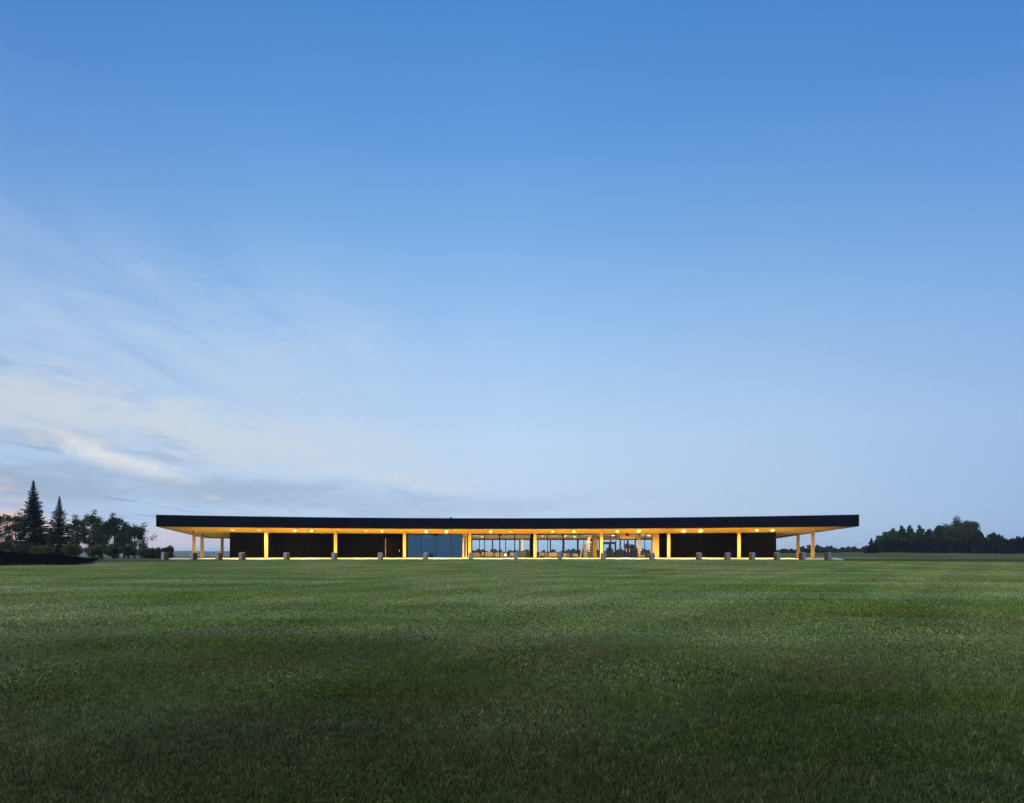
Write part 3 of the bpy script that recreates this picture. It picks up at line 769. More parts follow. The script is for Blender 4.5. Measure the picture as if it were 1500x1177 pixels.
# terrace table with two stools
rT = RF + 4.5; zT = lerp(ZD0, ZD1, 5.5 / 10.2) + .002
lowtable('dark wooden table out on the terrace by the timber pier', 941.5, rT, 1.15, .6, .66, M['dkwood'], z=zT, name='terrace_table')
for k, (px, lab) in enumerate(((940.2, 'left one of the two white stools under the terrace table'), (943.2, 'right one of the two white stools under the terrace table'))):
    e = thing('stool', lab, 'stool', px, rT - .1, z=zT)
    m = MB(); m.tube((0, 0, .40), (0, 0, .44), .13, .13, 14); sub(m, 'seat', M['white'], e)
    for j in range(3):
        a = j * 2 * PI / 3; m = MB(); m.tube((.11 * math.cos(a), .11 * math.sin(a), 0), (.06 * math.cos(a), .06 * math.sin(a), .4), .022, .022, 7); sub(m, 'leg', M['white'], e)

# ------------------------------------------------------------------ tee dividers along the terrace edge
def dome_box(w, d, h, rise, nx=10):
    """upright block with a rounded (barrel) top, arched across the width and eased at front and back"""
    m = MB(); L = []
    ys_ = [-d / 2, -d / 2 + .06, 0, d / 2 - .06, d / 2]
    ez = [.82, .97, 1, .97, .82]
    for yy, e in zip(ys_, ez):
        ring = [(-w / 2, yy, 0)]
        for i in range(nx + 1):
            x = -w / 2 + w * i / nx; ring.append((x, yy, h - rise + rise * e * math.sqrt(max(0, 1 - (2 * x / w * .97) ** 2))))
        ring.append((w / 2, yy, 0)); L.append(ring)
    n = len(L[0]); v = [p for r_ in L for p in r_]; f = []
    for k in range(len(L) - 1):
        for i in range(n):
            j = (i + 1) % n; f.append((k * n + i, k * n + j, (k + 1) * n + j, (k + 1) * n + i))
    f += [tuple(range(n)), tuple(reversed(range(4 * n, 5 * n)))]
    m.add(v, f); return m
def arch_plate(w, h, rise, y0, y1, nx=10):
    m = MB(); p = [(-w / 2, 0)] + [(-w / 2 + w * i / nx, h - rise + rise * math.sqrt(max(0, 1 - (2 * (i / nx - .5) * .97) ** 2))) for i in range(nx + 1)] + [(w / 2, 0)]
    n = len(p); v = [(a, y0, b) for a, b in p] + [(a, y1, b) for a, b in p]
    m.add(v, [tuple(range(n)), tuple(reversed(range(n, 2 * n)))] + [(i, n + i, n + (i + 1) % n, (i + 1) % n) for i in range(n)]); return m
W, D, Hm = .43, .62, .86
proto = None
MK = [(242, 'left-most grey tee divider, alone beyond the last columns and beside the hedge'),
      (284, 'grey tee divider in front of the outermost timber column on the left'),
      (321, 'grey tee divider under the left roof end, just left of the black wall'),
      (355, 'grey tee divider before the left end of the black wall, left of its first column'),
      (420, 'grey tee divider before the black wall, first one right of its first column'),
      (490, 'grey tee divider hiding the foot of the third front column from the left'),
      (557.5, 'grey tee divider before the black wall beside the flush service door'),
      (623.5, 'grey tee divider in front of the dark blue blinds'),
      (690, 'grey tee divider at the foot of the column between blue blinds and lounge windows'),
      (755.5, 'grey tee divider in front of the slate blue booth'),
      (820, 'grey tee divider in front of the middle of the second lounge window'),
      (884, 'grey tee divider at the column left of the entrance doors'),
      (955, 'grey tee divider before the yellow timber panel right of the entrance'),
      (1023.5, 'grey tee divider alone before the middle of the right black wall'),
      (1065.5, 'grey tee divider before the right black wall, left of the last wall column'),
      (1101.5, 'grey tee divider before the right black wall, just right of the last wall column'),
      (1138, 'grey tee divider at the right-hand corner of the black wall'),
      (1175, 'grey tee divider between the two free columns of the right roof end'),
      (1212.5, 'right-most grey tee divider, past the last column under the roof tip')]
for px, lab in MK:
    r = RF - 1.45; th = th_of(px, r); c = pt(r, th)
    view = math.atan((px - 750) / F); sg = 1 if px > 750 else -1
    rot = view * .75 + sg * math.radians(5) * min(1, abs(px - 750) / 100)   # long side swung towards the middle of the range
    loc = (c[0], c[1], ZD0 - .05)
    if proto is None:
        root = empty('tee_divider', loc, rot); proto = root
        body = dome_box(W, D, Hm, .13).build('body', M['rust'], root, bevel=.01)
        arch_plate(W + .03, Hm + .015, .14, -D / 2 - .05, -D / 2 - .002).build('front_panel', M['stone'], root, bevel=.008)
        m = MB(); m.box((0, -D / 2 + .04, Hm + .012), (.20, .2, .03)); m.build('cap', M['cap'], root, bevel=.008)
    else:
        root = proto.copy(); col.objects.link(root); root.location = loc; root.rotation_euler = (0, 0, rot)
        for ch in [o for o in col.objects if o.parent is proto]:
            q = ch.copy(); col.objects.link(q); q.parent = root
    tag(root, lab, 'tee divider', 'grey tee dividers along the terrace edge')
tm = MB()

# ------------------------------------------------------------------ trees
def rnd_unit(r):
    while True:
        v = Vector((r.uniform(-1, 1), r.uniform(-1, 1), r.uniform(-1, 1)))
        if .05 < v.length < 1: return v.normalized()
def leaf(mb, p, s, r, flat=.5):
    n = rnd_unit(r); n.z = n.z * (1 - flat) + flat * abs(n.z) + .1; n.normalize()
    u = n.orthogonal().normalized(); w = n.cross(u); a = r.uniform(0, 2 * PI)
    u, w = u * math.cos(a) + w * math.sin(a), w * math.cos(a) - u * math.sin(a)
    l, b = s * r.uniform(.7, 1.3), s * r.uniform(.35, .6)
    mb.add([p - u * l * .5, p + w * b * .5, p + u * l * .5, p - w * b * .5], [(0, 1, 2, 3)])
def broad_meshes(h, w, seed, leaf_s=.34, n_limb=9, per=70, low=.18, top_round=.8, open_=1.0):
    """trunk+limb mesh and crown mesh, built round the origin"""
    r = random.Random(seed); tk = MB(); cr = MB()
    base_r = .02 * h + .05
    tr = [Vector((0, 0, 0))]
    for i in range(1, 7): tr.append(Vector((r.gauss(0, .02) * h * i / 6, r.gauss(0, .02) * h * i / 6, h * .86 * i / 6)))
    for i in range(6): tk.tube(tr[i], tr[i + 1], base_r * (1 - i / 7), base_r * (1 - (i + 1) / 7), 7)
    def twig(p, d, L, lvl):
        q = p + d * L
        tk.tube(p, q, .012 * h * (.45 ** lvl) * .6, .012 * h * (.45 ** lvl) * .3, 5)
        if lvl < 2:
            for k in range(4):
                t = r.uniform(.25, 1.0); dd = (d + rnd_unit(r) * .8 + Vector((0, 0, .3))).normalized()
                twig(p + d * L * t, dd, L * r.uniform(.42, .68), lvl + 1)
        if lvl >= 1:
            n = int(per * r.uniform(.4, 1.4) * (.8 if lvl == 1 else .6))
            for _ in range(n):
                t = r.uniform(.1, 1.12); sp = (.26 + .07 * w) * (1.15 - .55 * t) * r.random() ** .5
                leaf(cr, p + d * L * t + rnd_unit(r) * sp, leaf_s, r)
    for i in range(n_limb):
        f = lerp(low, .99, (i + r.uniform(.1, .9)) / n_limb)
        z = f * .86 * h; k = min(5, int(f * 6)); p = tr[k].lerp(tr[k + 1], f * 6 - k)
        prof = math.sin(PI * min(1, max(.08, (f * .8 + .22)))) ** .6 if top_round else 1
        a = i * 2.4 + r.uniform(-.5, .5)
        d = Vector((math.cos(a), math.sin(a), r.uniform(.2, .9) + f * .6)).normalized()
        twig(p, d, w * .36 * prof * r.uniform(.7, 1.25), 0)
    twig(tr[6], Vector((r.gauss(0, .2), r.gauss(0, .2), 1)).normalized(), h * (.05 if w > 5.9 else .12), 1)
    return tk, cr
def conifer_meshes(h, w, seed, bare=.06, gap=.3, dens=1.0, leaf_s=.34):
    r = random.Random(seed); tk = MB(); cr = MB()
    tk.tube((0, 0, 0), (0, 0, h * .97), .014 * h + .03, .01, 8)
    z = h * bare
    while z < h * .985:
        f = z / h; L0 = w / 2 * (1 - f) ** .9 + .03
        nb = max(5, int((18 - 12 * f) * dens)); ph = r.uniform(0, 6.28); L0 *= r.uniform(.78, 1.12)
        for k in range(nb):
            a = ph + 2 * PI * k / nb + r.uniform(-.3, .3); L = L0 * r.uniform(.6, 1.22)
            up = lerp(-.22, .55, f ** 1.5)
            d = Vector((math.cos(a), math.sin(a), up)).normalized(); side = Vector((-math.sin(a), math.cos(a), 0))
            p0 = Vector((0, 0, z)); ns = max(3, int(L / .15))
            tip = None
            for s in range(ns):
                t = (s + .5) / ns; p = p0 + d * L * t + Vector((0, 0, .10 * L * t * t))
                wd = .26 * L * (1 - t * .8) + .05
                for sg in (-1, 1):
                    for _ in range(3 if f < .8 else 2):
                        q = p + side * sg * wd * r.uniform(.1, .9) + Vector((0, 0, r.uniform(-.14, .06)))
                        ax = (d * .8 + side * sg * .6).normalized(); l = leaf_s * r.uniform(.7, 1.3) * (1.15 - .75 * f); b = l * .42
                        wv = ax.cross(rnd_unit(r)).normalized()
                        cr.add([q - ax * l * .5, q + wv * b * .5, q + ax * l * .5, q - wv * b * .5], [(0, 1, 2, 3)])
            tk.tube(p0, p0 + d * L * .85, .014 * (1 - f) + .006, .004, 4)
        for _ in range(int(10 * (1 - f)) + 2):
            a = r.uniform(0, 6.28); q = Vector((math.cos(a), math.sin(a), 0)) * L0 * r.uniform(.1, .62) + Vector((0, 0, z + r.uniform(-.2, .2)))
            leaf(cr, q, leaf_s * 1.3 * (1.1 - .7 * f), r)
        z += gap * (1 - .55 * f) * r.uniform(.85, 1.15)
    for k in range(14):   # leader
        q = Vector((0, 0, h * lerp(.95, 1.0, k / 14))); a = k * 2.1
        ax = Vector((math.cos(a) * .4, math.sin(a) * .4, 1)).normalized(); wv = ax.orthogonal().normalized(); l = leaf_s * .5
        cr.add([q - ax * l * .3, q + wv * .05, q + ax * l * .4, q - wv * .05], [(0, 1, 2, 3)])
    return tk, cr
def place_tree(name, label, cat, meshes, mat, px, Y, z=None, group=None):
    x = at(px, Y); e = empty(name, (x, Y, gz(x, Y) - .03 if z is None else z)); tag(e, label, cat, group)
    meshes[0].build('trunk', M['bark'], e); meshes[1].build('crown', mat, e); return e
def hgt(py, Y, px): return zof(py, Y) - gz(at(px, Y), Y)

# left group
YT = 112.0
place_tree('spruce_tree', 'tallest dark spruce with a narrow pointed top, left side', 'tree', conifer_meshes(hgt(703, YT, 49), 6.2, 3, .05, .34, 1.15), M['spruce'], 49, YT)
place_tree('spruce_tree', 'shorter thin spruce with open layered branches, right of the tallest spruce', 'tree', conifer_meshes(hgt(727, YT - 3, 87), 5.4, 8, .06, .42, 1.0), M['spruce'], 87, YT - 3)
LT = [(-8, 744, 116, 5.6, 'leaf_dark', 'leafy dark tree cut by the left picture edge', 21, 10),
      (23, 747, 117, 4.6, 'leaf_mid', 'loose leafy tree left of the tallest spruce', 22, 9),
      (66, 782, 120, 4.6, 'leaf_dark', 'low dark leafy tree between the two spruces', 23, 9),
      (112, 753, 115, 4.4, 'leaf_olive', 'olive green leafy tree just right of the thin spruce', 24, 11),
      (136, 746, 118, 4.8, 'leaf_mid', 'tall wispy leafy tree with twigs sticking out on top, right of the olive tree', 25, 10),
      (167, 751, 116, 5.0, 'leaf_dark', 'rounded dark leafy tree, second from the right of the left tree group', 26, 11),
      (84, 772, 122, 4.6, 'leaf_mid', 'green leafy tree filling the gap behind the thin spruce', 28, 10),
      (150, 766, 122, 4.8, 'leaf_olive', 'lower olive tree filling the gap between the tall wispy and the rounded tree', 29, 10),
      (182, 764, 119, 4.6, 'leaf_mid', 'lower green tree between the rounded dark tree and the right-most one', 30, 10),
      (197, 770, 114, 5.0, 'leaf_dark', 'right-most leafy tree of the left group with long side branches', 27, 9)]
for px, py, Y, w, mt, lab, sd, nl in LT:
    place_tree('leafy_tree', lab, 'tree', broad_meshes(hgt(py, Y, px) * .96, w * 1.15, sd, .24, nl + 6, 36, .06), M[mt], px, Y)
BS = [(10, 797, 100, 3.2, 'leaf_dark', 'dark bush behind the mulch bank at the left picture edge', 31), (36, 799, 101, 2.8, 'leaf_dark', 'dark bush at the foot of the tallest spruce', 37), (62, 802, 100, 2.6, 'leaf_gold', 'yellowing bush between the feet of the two spruces', 32), (104, 801, 100, 3.0, 'leaf_olive', 'olive bush right of the thin spruce foot', 33),
      (138, 804, 99, 2.6, 'leaf_gold', 'golden autumn bush at the right end of the mulch bank', 34), (165, 802, 104, 3.0, 'leaf_dark', 'dark bush under the rounded dark tree', 35), (188, 803, 103, 3.0, 'leaf_dark', 'dark bush left of the low shed', 36)]
for px, py, Y, w, mt, lab, sd in BS:
    h = hgt(py, Y, px); tk, cr = broad_meshes(h, w, sd, .26, 9, 30, .05)
    place_tree('bush', lab, 'bush', (tk, cr), M[mt], px, Y)
# hedge clump and low shed left of the roof
e = empty('shed', (at(228, 128), 128, gz(at(228, 128), 128))); tag(e, 'low dark flat-roofed shed behind the hedge left of the clubhouse', 'shed')
m = MB(); m.box((0, 0, .75), (4.0, 3, 1.5)); m.build('wall', M['shedwall'], e)
m = MB(); m.hexa([(-2.2, -1.7, 1.502), (2.2, -1.7, 1.502), (2.2, 1.7, 1.502), (-2.2, 1.7, 1.502)], [(-2.2, -1.7, 1.62), (2.2, -1.7, 1.80), (2.2, 1.7, 1.80), (-2.2, 1.7, 1.62)]); m.build('roof', M['black'], e)
for px, py, w, sd, lab in ((216, 808.5, 2.6, 41, 'left bush of the green hedge before the shed'), (228, 808.8, 2.6, 42, 'middle bush of the green hedge before the shed'), (239, 807.5, 2.2, 43, 'right bush of the hedge, next to the left-most tee divider'), (247, 802, 1.9, 44, 'small dark upright shrub behind the left-most tee divider')):
    Y = 108; h = hgt(py, Y, px); place_tree('bush', lab, 'bush', broad_meshes(h, w, sd, .22, 9, 34, .04), M['leaf_mid' if sd != 44 else 'leaf_dark'], px, Y)

# mulch bank on the left and the dry rim of grass below it
bk = [(-40, 829, 807, 58), (0, 827.2, 808, 58.5), (12, 826.2, 808.5, 59.2), (25, 824.6, 810, 60.5), (40, 824.2, 811, 61), (60, 825, 811.5, 60.5), (80, 825.8, 812, 60.2), (100, 826.2, 814, 60.2), (117, 826.2, 816.3, 60.8), (128, 824.6, 817.3, 64), (138, 822.2, 818, 70), (148, 819.6, 818.4, 80), (153, 818.6, 818.4, 87)]
m = MB(); rim = MB(); rows = []
for px, yb, ytop, Y in bk:
    x = at(px, Y); zb = gz(x, Y)
    Yt = Y + 5 + (0 if px < 120 else (px - 120) * .1); ztop = max(zof(ytop, Yt), gz(x, Yt) + .02)
    x2 = at(px, Yt)
    row = [(x, Y, zb + .005)]
    for k in range(1, 6):
        t_ = k / 6; s_ = smooth(t_, 0, 1); row.append((lerp(x, x2, t_), lerp(Y, Yt, t_), max(gz(x, Y) + .01, lerp(zb, ztop, s_))))
    row.append((x2, Yt, ztop)); row.append((at(px, Yt + 14), Yt + 14, max(gz(x, Yt + 14) + .01, ztop - .1))); row.append((at(px, Yt + 22), Yt + 22, gz(at(px, Yt + 22), Yt + 22) - .1))
    rows.append(row)
nr = len(rows[0])
m.add([p for r_ in rows for p in r_], [(i * nr + j, (i + 1) * nr + j, (i + 1) * nr + j + 1, i * nr + j + 1) for i in range(len(rows) - 1) for j in range(nr - 1)])
tag(m.build('embankment', M['mulch'], smoothf=True), 'black mulch bank below the trees on the left', None, kind='structure')
# dry, uncut fringe along the foot of the bank
r = random.Random(9)
for (a, b) in zip(rows, rows[1:]):
    p, q = Vector(a[0]), Vector(b[0])
    for _ in range(int((q - p).length * 45)):
        s = p.lerp(q, r.random()) + Vector((0, -abs(r.gauss(0, .35)), 0)); s.z = gz(s.x, s.y)
        h = r.uniform(.08, .22); a_ = r.uniform(0, 6.28); dx, dy = math.cos(a_) * .02, math.sin(a_) * .02
        rim.add([(s.x - dx, s.y - dy, s.z), (s.x + dx, s.y + dy, s.z), (s.x + r.gauss(0, .05), s.y + r.gauss(0, .05), s.z + h)], [(0, 1, 2)])
tag(rim.build('dry_grass', M['drygrass']), 'fringe of dry tan grass along the foot of the mulch bank', 'grass', kind='stuff')

# right group
YR = 205.0
place_tree('spruce_tree', 'small dark spruce at the left end of the right-hand windbreak', 'tree', conifer_meshes(hgt(788, YR - 12, 1276.5), 3.6, 51, .02, .34, 1.1, .45), M['spruce'], 1276.5, YR - 12)
RT = [(1296, 783, 5.0, 'leaf_mid', 'low leafy tree at the far left of the row, beside the small dark spruce', 58), (1340, 779, 6.0, 'leaf_mid', 'low wide tree filling the row under the middle poplars', 70), (1368, 777, 6.0, 'leaf_dark', 'low wide tree filling the row left of the big round tree', 71), (1394, 771, 6.5, 'leaf_mid', 'left shoulder tree of the big round crown', 72), (1308, 775, 4.2, 'leaf_mid', 'thin-topped leafy tree at the left end of the tall trees over the windbreak', 61), (1321, 771, 3.6, 'leaf_dark', 'narrow poplar, first tall one left in the row over the windbreak', 62), (1332, 770, 3.8, 'leaf_mid', 'poplar with the highest tip in the left half of the row', 63), (1347, 770.5, 3.8, 'leaf_dark', 'narrow dark poplar in the middle of the row', 64),
      (1360, 774, 3.8, 'leaf_mid', 'lower leafy tree in the dip right of the middle poplars', 65), (1376, 767, 4.4, 'leaf_dark', 'pointed leafy tree touching the big round tree on its left', 66), (1413, 763, 13.0, 'leaf_mid', 'big broad round-crowned tree, largest on the right', 67), (1428, 769, 6.0, 'leaf_dark', 'right shoulder tree merging into the big round crown', 68), (1456, 781, 4.0, 'leaf_dark', 'small bushy tree just right of the big round tree', 69)]
for px, py, w, mt, lab, sd in RT:
    Y = YR + 10 + (sd % 4) * 2; h = hgt(py, Y, px)
    if w > 5.5: ms = broad_meshes(h * (.86 if w > 8 else .92), w, sd, .46, 24, 80, .08)
    else: ms = broad_meshes(h * .98, w * 1.35, sd, .46, 15, 46, .10)
    place_tree('leafy_tree', lab, 'tree', ms, M[mt], px, Y)
# conifer windbreak: one dense mass
def mass(name, label, items, mat, cat='trees'):
    w = MB()
    for (x, Y, z, ms) in items:
        for mb in ms: w.add([(a + x, b + Y, c + z) for a, b, c in mb.v], mb.f)
    o = w.build(name, mat); tag(o, label, cat, kind='stuff'); return o
r = random.Random(77); its = []
px = 1283
while px < 1565:
    Y = YR + r.uniform(-3, 7); top = (792 - 3 * smooth(px, 1283, 1310) if px < 1440 else 789.5) + r.uniform(-1.8, 2.2)
    if 1450 < px: top = 789 + r.uniform(-2, 1.5) - 2 * smooth(px, 1470, 1500)
    x = at(px, Y); h = hgt(top, Y, px); its.append((x, Y, gz(x, Y), conifer_meshes(h, r.uniform(3.0, 3.9), r.randint(0, 9999), .01, .40, 1.0, .72)))
    px += r.uniform(2.6, 4.6)
mass('windbreak', 'dense dark conifer windbreak under the tall trees on the right', its, M['spruce'])
# distant tree line right of the clubhouse, and the wood seen through the windows
its = []; px = 1128
while px < 1285:
    Y = 330 + r.uniform(-15, 15)
    top = 806 - 5 * smooth(px, 1150, 1190) + 3 * smooth(px, 1215, 1222) - 1.5 * smooth(px, 1225, 1245) + r.uniform(-2.2, 2.2)
    x = at(px, Y); h = max(1.5, hgt(top, Y, px)); its.append((x, Y, gz(x, Y) - .2, broad_meshes(h, h * r.uniform(.8, 1.2), r.randint(0, 9999), .75, 6, 14, .08)))
    px += r.uniform(2.6, 5)
mass('tree_line', 'low distant tree line beyond the right roof end', its, M['leaf_far'])
its = []; px = 684
while px < 985:
    Y = 270 + r.uniform(-15, 15)
    top = 807.5 + 2.5 * noise.noise(Vector((px * .05, 1, 1))) + r.uniform(-2.0, 2.0)
    if 700 < px < 716: top -= 2
    x = at(px, Y); h = max(1.2, hgt(top, Y, px)); its.append((x, Y, gz(x, Y) - .2, broad_meshes(h, h * r.uniform(.8, 1.3), r.randint(0, 9999), .6, 6, 14, .06)))
    px += r.uniform(3, 5)
mass('tree_line', 'low wood beyond the clubhouse seen through its windows', its, M['leaf_far'])
for px, top, w, sd, lab in ((925.5, 799, 4.2, 91, 'round dark tree behind the clubhouse seen through the entrance doors'), (893.5, 801, 2.4, 92, 'slim tree behind the clubhouse seen through the lobby door')):
    Y = 190; place_tree('leafy_tree', lab, 'tree', broad_meshes(hgt(top, Y, px) * .95, w, sd, .4, 10, 55, .08), M['leaf_dark'], px, Y)
# rough hedge line behind the terrace on the right
its = []
for k in range(46):
    px = 1100 + k * 4.1 + r.uniform(-1.5, 1.5); Y = 285 + r.uniform(-6, 6); x = at(px, Y); h = r.uniform(1.0, 1.7)
    its.append((x, Y, gz(x, Y) - .1, broad_meshes(h, h * 1.6, r.randint(0, 9999), .5, 5, 12, .05)))
mass('scrub', 'band of dark scrub below the distant tree line', its, M['leaf_far'])

# hills beyond
hm = MB(); rows = []
for i in range(121):
    x = lerp(-2600, 2600, i / 120); hh = 22 + 7 * noise.noise(Vector((x * .0022, 2.2, 0))) + 4 * noise.noise(Vector((x * .008, 5, 0)))
    hh *= 1 - .55 * smooth(x, -300, 500)
    rows.append([(x, 2700, .3), (x, 2800, hh * .55), (x, 2950, hh), (x, 3300, hh * .9), (x, 3500, .3)])
hm.add([p for r_ in rows for p in r_], [(i * 5 + j, (i + 1) * 5 + j, (i + 1) * 5 + j + 1, i * 5 + j + 1) for i in range(120) for j in range(4)])
tag(hm.build('hills', M['hill'], smoothf=True), 'long low wooded hills on the horizon', None, kind='structure')

# haze
HAZE = 0.00018
if HAZE:
    m, nt, out = newmat('haze_air')
    pv = N(nt, 'ShaderNodeVolumePrincipled'); pv.inputs['Color'].default_value = (.62, .78, 1.0, 1); pv.inputs['Density'].default_value = HAZE; pv.inputs['Anisotropy'].default_value = .2
    nt.links.new(pv.outputs[0], out.inputs['Volume'])
    hz = MB(); hz.box((0, 1950, 14.5), (6400, 4200, 32)); o = hz.build('haze', m)
    tag(o, 'thin evening haze lying over the whole landscape', 'haze', kind='stuff')

# ------------------------------------------------------------------ world: dusk sky
w = bpy.data.worlds.new('World'); sc.world = w; w.use_nodes = True
nt = w.node_tree; nt.nodes.clear()
out = nt.nodes.new('ShaderNodeOutputWorld'); bg = nt.nodes.new('ShaderNodeBackground')
SUN_EL, SUN_AZ = math.radians(2.0), math.radians(-115)      # west, left of the picture
sky = nt.nodes.new('ShaderNodeTexSky'); sky.sky_type = 'NISHITA'; sky.sun_disc = False
sky.sun_elevation = SUN_EL; sky.sun_rotation = SUN_AZ
tc = nt.nodes.new('ShaderNodeTexCoord'); d = tc.outputs['Generated']
sp = nt.nodes.new('ShaderNodeSeparateXYZ'); nt.links.new(d, sp.inputs[0])
dx, dy, dz = sp.outputs
el = mathn(nt, 'MAXIMUM', dz, 0.0)
az = mathn(nt, 'ARCTAN2', dx, dy)                          # radians, + to the right
base = ramp(nt, el, [(0.0, s2l((183, 204, 232))), (.06, s2l((186, 210, 240))), (.17, s2l((184, 211, 244))), (.30, s2l((156, 195, 241))), (.42, s2l((122, 173, 231))), (.53, s2l((94, 152, 219))), (.64, s2l((74, 134, 206))), (.80, (1.5, 1.5, 1.45)), (1.0, (3.0, 2.9, 2.6))])  # top stops: unseen overhead sky, brightness added to light the lawn
# darker to the right (away from the set sun) and a little to the far left
side = ramp(nt, mathn(nt, 'ADD', mathn(nt, 'MULTIPLY', az, .5 / PI), .5), [(0.0, (.45, .52, .66)), (.15, (.9, .9, .9)), (.26, (1.5, 1.3, 1.2)), (.37, (1.0, 1.0, 1.02)), (.40, (.86, .90, .97)), (.45, (1.08, 1.09, 1.07)), (.50, (1.15, 1.14, 1.11)), (.56, (.98, 1.01, 1.03)), (.62, (.68, .81, .95)), (.75, (.45, .54, .70)), (1.0, (.45, .52, .66))])
base = mixc(nt, 1.0, base, side, 'MULTIPLY')
base = mixc(nt, 1.0, base, (1, 1, 1), 'MULTIPLY')
skyc = mixc(nt, 1.0, sky.outputs[0], (.06, .06, .06), 'MULTIPLY')
base = mixc(nt, .10, base, skyc)
# cirrus on a high plane: streaks running away from the camera, on the left
den = mathn(nt, 'ADD', el, .03)
cx = nt.nodes.new('ShaderNodeCombineXYZ')
nt.links.new(mathn(nt, 'DIVIDE', dx, den), cx.inputs[0]); nt.links.new(mathn(nt, 'DIVIDE', dy, den), cx.inputs[1])
pl = cx.outputs[0]
ac = nt.nodes.new('ShaderNodeCombineXYZ'); nt.links.new(az, ac.inputs[0]); nt.links.new(el, ac.inputs[1])
n1 = noisen(nt, mapping(nt, ac.outputs[0], (4.5, 11, 1), (0, 0, 0), (1.4, .35, 0)), 1.0, 5, .58, .6)
n2 = noisen(nt, mapping(nt, ac.outputs[0], (3.0, 8, 1), (0, 0, .3), (5.1, 2.7, 0)), 1.0, 4, .55, .3)
fine = noisen(nt, mapping(nt, ac.outputs[0], (9, 42, 1), (0, 0, .16), (.4, 3.3, 0)), 1.0, 5, .62, 1.2)
st = noisen(nt, mapping(nt, pl, (2.9, .55, 1), (0, 0, -.12), (3.1, 1.7, 0)), 1.0, 6, .56, .7)
st2 = noisen(nt, mapping(nt, pl, (1.5, .9, 1), (0, 0, -.3), (9.1, 4.7, 0)), 1.0, 5, .6, .8)
leftm = mathn(nt, 'MULTIPLY', maprange(nt, az, .06, -.40), maprange(nt, el, .47, .17))
c = mixc(nt, mathn(nt, 'MULTIPLY', maprange(nt, st, .36, .66, 0, .48), leftm), base, s2l((186, 211, 238)))
c = mixc(nt, mathn(nt, 'MULTIPLY', maprange(nt, st2, .40, .60, 0, .42), leftm), c, s2l((182, 207, 236)))
c = mixc(nt, mathn(nt, 'MULTIPLY', maprange(nt, st, .46, .32, 0, .5), mathn(nt, 'MULTIPLY', leftm, maprange(nt, az, -.22, -.42))), c, s2l((112, 158, 212)))
wa = mathn(nt, 'ADD', az, mathn(nt, 'MULTIPLY', mathn(nt, 'SUBTRACT', n1, .5), .26))
we = mathn(nt, 'ADD', el, mathn(nt, 'MULTIPLY', mathn(nt, 'SUBTRACT', n2, .5), .075))
def cloud(c, px, py, rx, ry, tilt, colr, amt, soft=.15):
    """one soft cloud lobe at a fixed direction in the sky (given as a bearing), torn by noise"""
    mm = (px - 750) / F; k = (HOR - py) / F
    a0 = math.atan(mm); cosf = math.cos(a0); e0 = k / math.sqrt(1 + mm * mm + k * k)
    ra = rx / F * cosf * cosf; re = ry / F * cosf
    u = mathn(nt, 'DIVIDE', mathn(nt, 'SUBTRACT', wa, a0), ra)
    v = mathn(nt, 'DIVIDE', mathn(nt, 'SUBTRACT', mathn(nt, 'SUBTRACT', we, e0), mathn(nt, 'MULTIPLY', mathn(nt, 'SUBTRACT', wa, a0), tilt)), re)
    rr = mathn(nt, 'SQRT', mathn(nt, 'ADD', mathn(nt, 'MULTIPLY', u, u), mathn(nt, 'MULTIPLY', v, v)))
    rr = mathn(nt, 'ADD', rr, mathn(nt, 'MULTIPLY', mathn(nt, 'SUBTRACT', fine, .5), 2.0))
    return mixc(nt, mathn(nt, 'MULTIPLY', maprange(nt, rr, 1.25, soft), amt), c, s2l(colr))
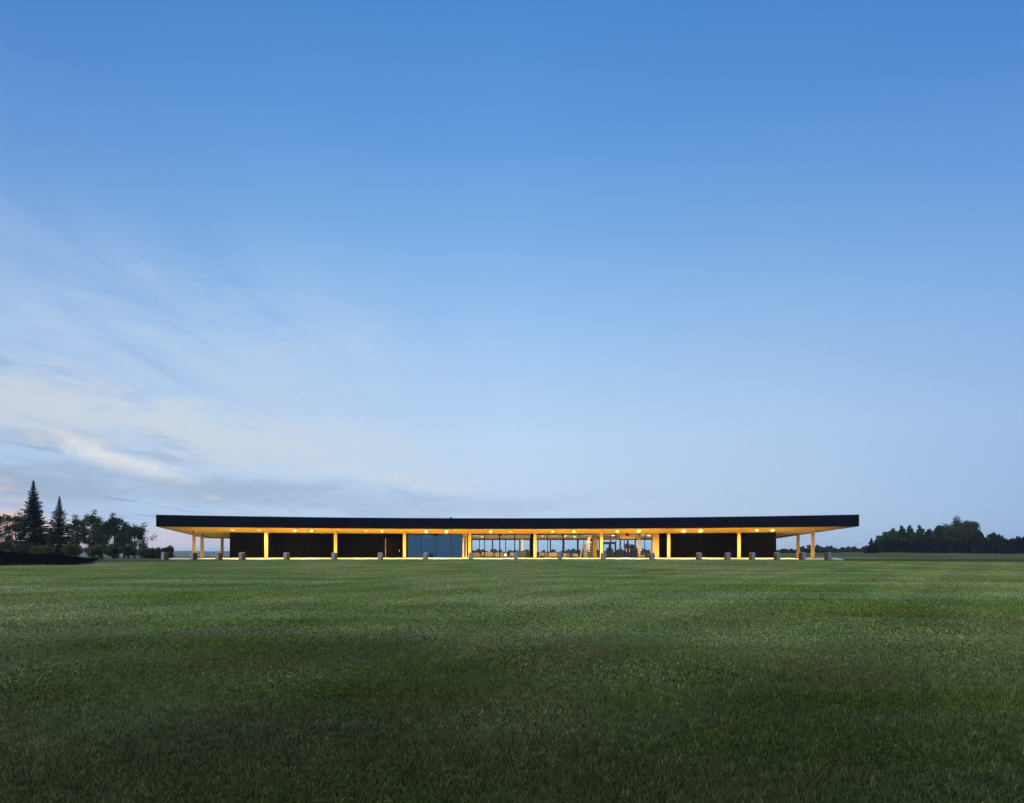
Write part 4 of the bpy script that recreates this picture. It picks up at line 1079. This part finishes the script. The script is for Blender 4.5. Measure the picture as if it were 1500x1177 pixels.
for q in ((330, 560, 360, 120, 0, (192, 212, 236), .32), (40, 600, 230, 70, 0, (207, 214, 222), .72), (450, 655, 260, 55, -.1, (203, 216, 231), .6), (240, 630, 260, 40, -.1, (208, 217, 226), .55),
          (60, 648, 130, 17, -.05, (160, 180, 204), .8), (215, 662, 90, 6, 0, (166, 184, 208), .6), (175, 682, 170, 24, -.22, (222, 227, 231), 1.0),
          (330, 718, 330, 26, -.05, (163, 184, 211), .85), (40, 712, 150, 26, -.1, (158, 178, 203), .8), (620, 740, 300, 17, 0, (172, 192, 219), .6), (560, 702, 170, 14, -.06, (204, 217, 231), .6), (313, 728, 24, 6, 0, (200, 210, 222), .6),
          (-20, 765, 260, 52, -.2, (244, 208, 194), 1.0), (230, 790, 190, 28, 0, (222, 206, 216), .75), (330, 800, 120, 24, 0, (206, 204, 222), .6)):
    c = cloud(c, *q)
c6 = c
nt.links.new(c6, bg.inputs['Color']); bg.inputs['Strength'].default_value = 1.0
nt.links.new(bg.outputs[0], out.inputs[0])
# one very weak, soft sun for the last light from the left
sl = bpy.data.lights.new('sun', 'SUN'); sl.energy = .8; sl.angle = math.radians(40); sl.color = (1, .88, .72)
so = bpy.data.objects.new('sun', sl); col.objects.link(so)
sd = Vector((math.sin(SUN_AZ) * math.cos(SUN_EL), math.cos(SUN_AZ) * math.cos(SUN_EL), math.sin(SUN_EL) + .75))
so.rotation_euler = sd.to_track_quat('Z', 'Y').to_euler(); so.location = (-60, 40, 30)

# ------------------------------------------------------------------ camera and render settings
cam = bpy.data.cameras.new('camera'); co = bpy.data.objects.new('camera', cam); col.objects.link(co)
cam.sensor_width = 36; cam.lens = 24; cam.clip_end = 8000; cam.clip_start = .1
co.location = (0, 0, EYE); co.rotation_euler = (PI / 2, 0, 0)
cam.shift_y = (HOR - 588.5) / 1500.0
sc.camera = co
sc.view_settings.view_transform = 'Standard'; sc.view_settings.look = 'None'; sc.view_settings.exposure = 0; sc.view_settings.gamma = 1
sc.render.engine = 'CYCLES'
cy = sc.cycles
cy.max_bounces = 6; cy.diffuse_bounces = 3; cy.glossy_bounces = 3; cy.transmission_bounces = 4; cy.transparent_max_bounces = 12; cy.volume_bounces = 0
cy.use_denoising = True; cy.denoiser = 'OPENIMAGEDENOISE'; cy.denoising_input_passes = 'RGB_ALBEDO_NORMAL'; cy.denoising_prefilter = 'NONE'; cy.sample_clamp_indirect = 6
cy.caustics_reflective = False; cy.caustics_refractive = False
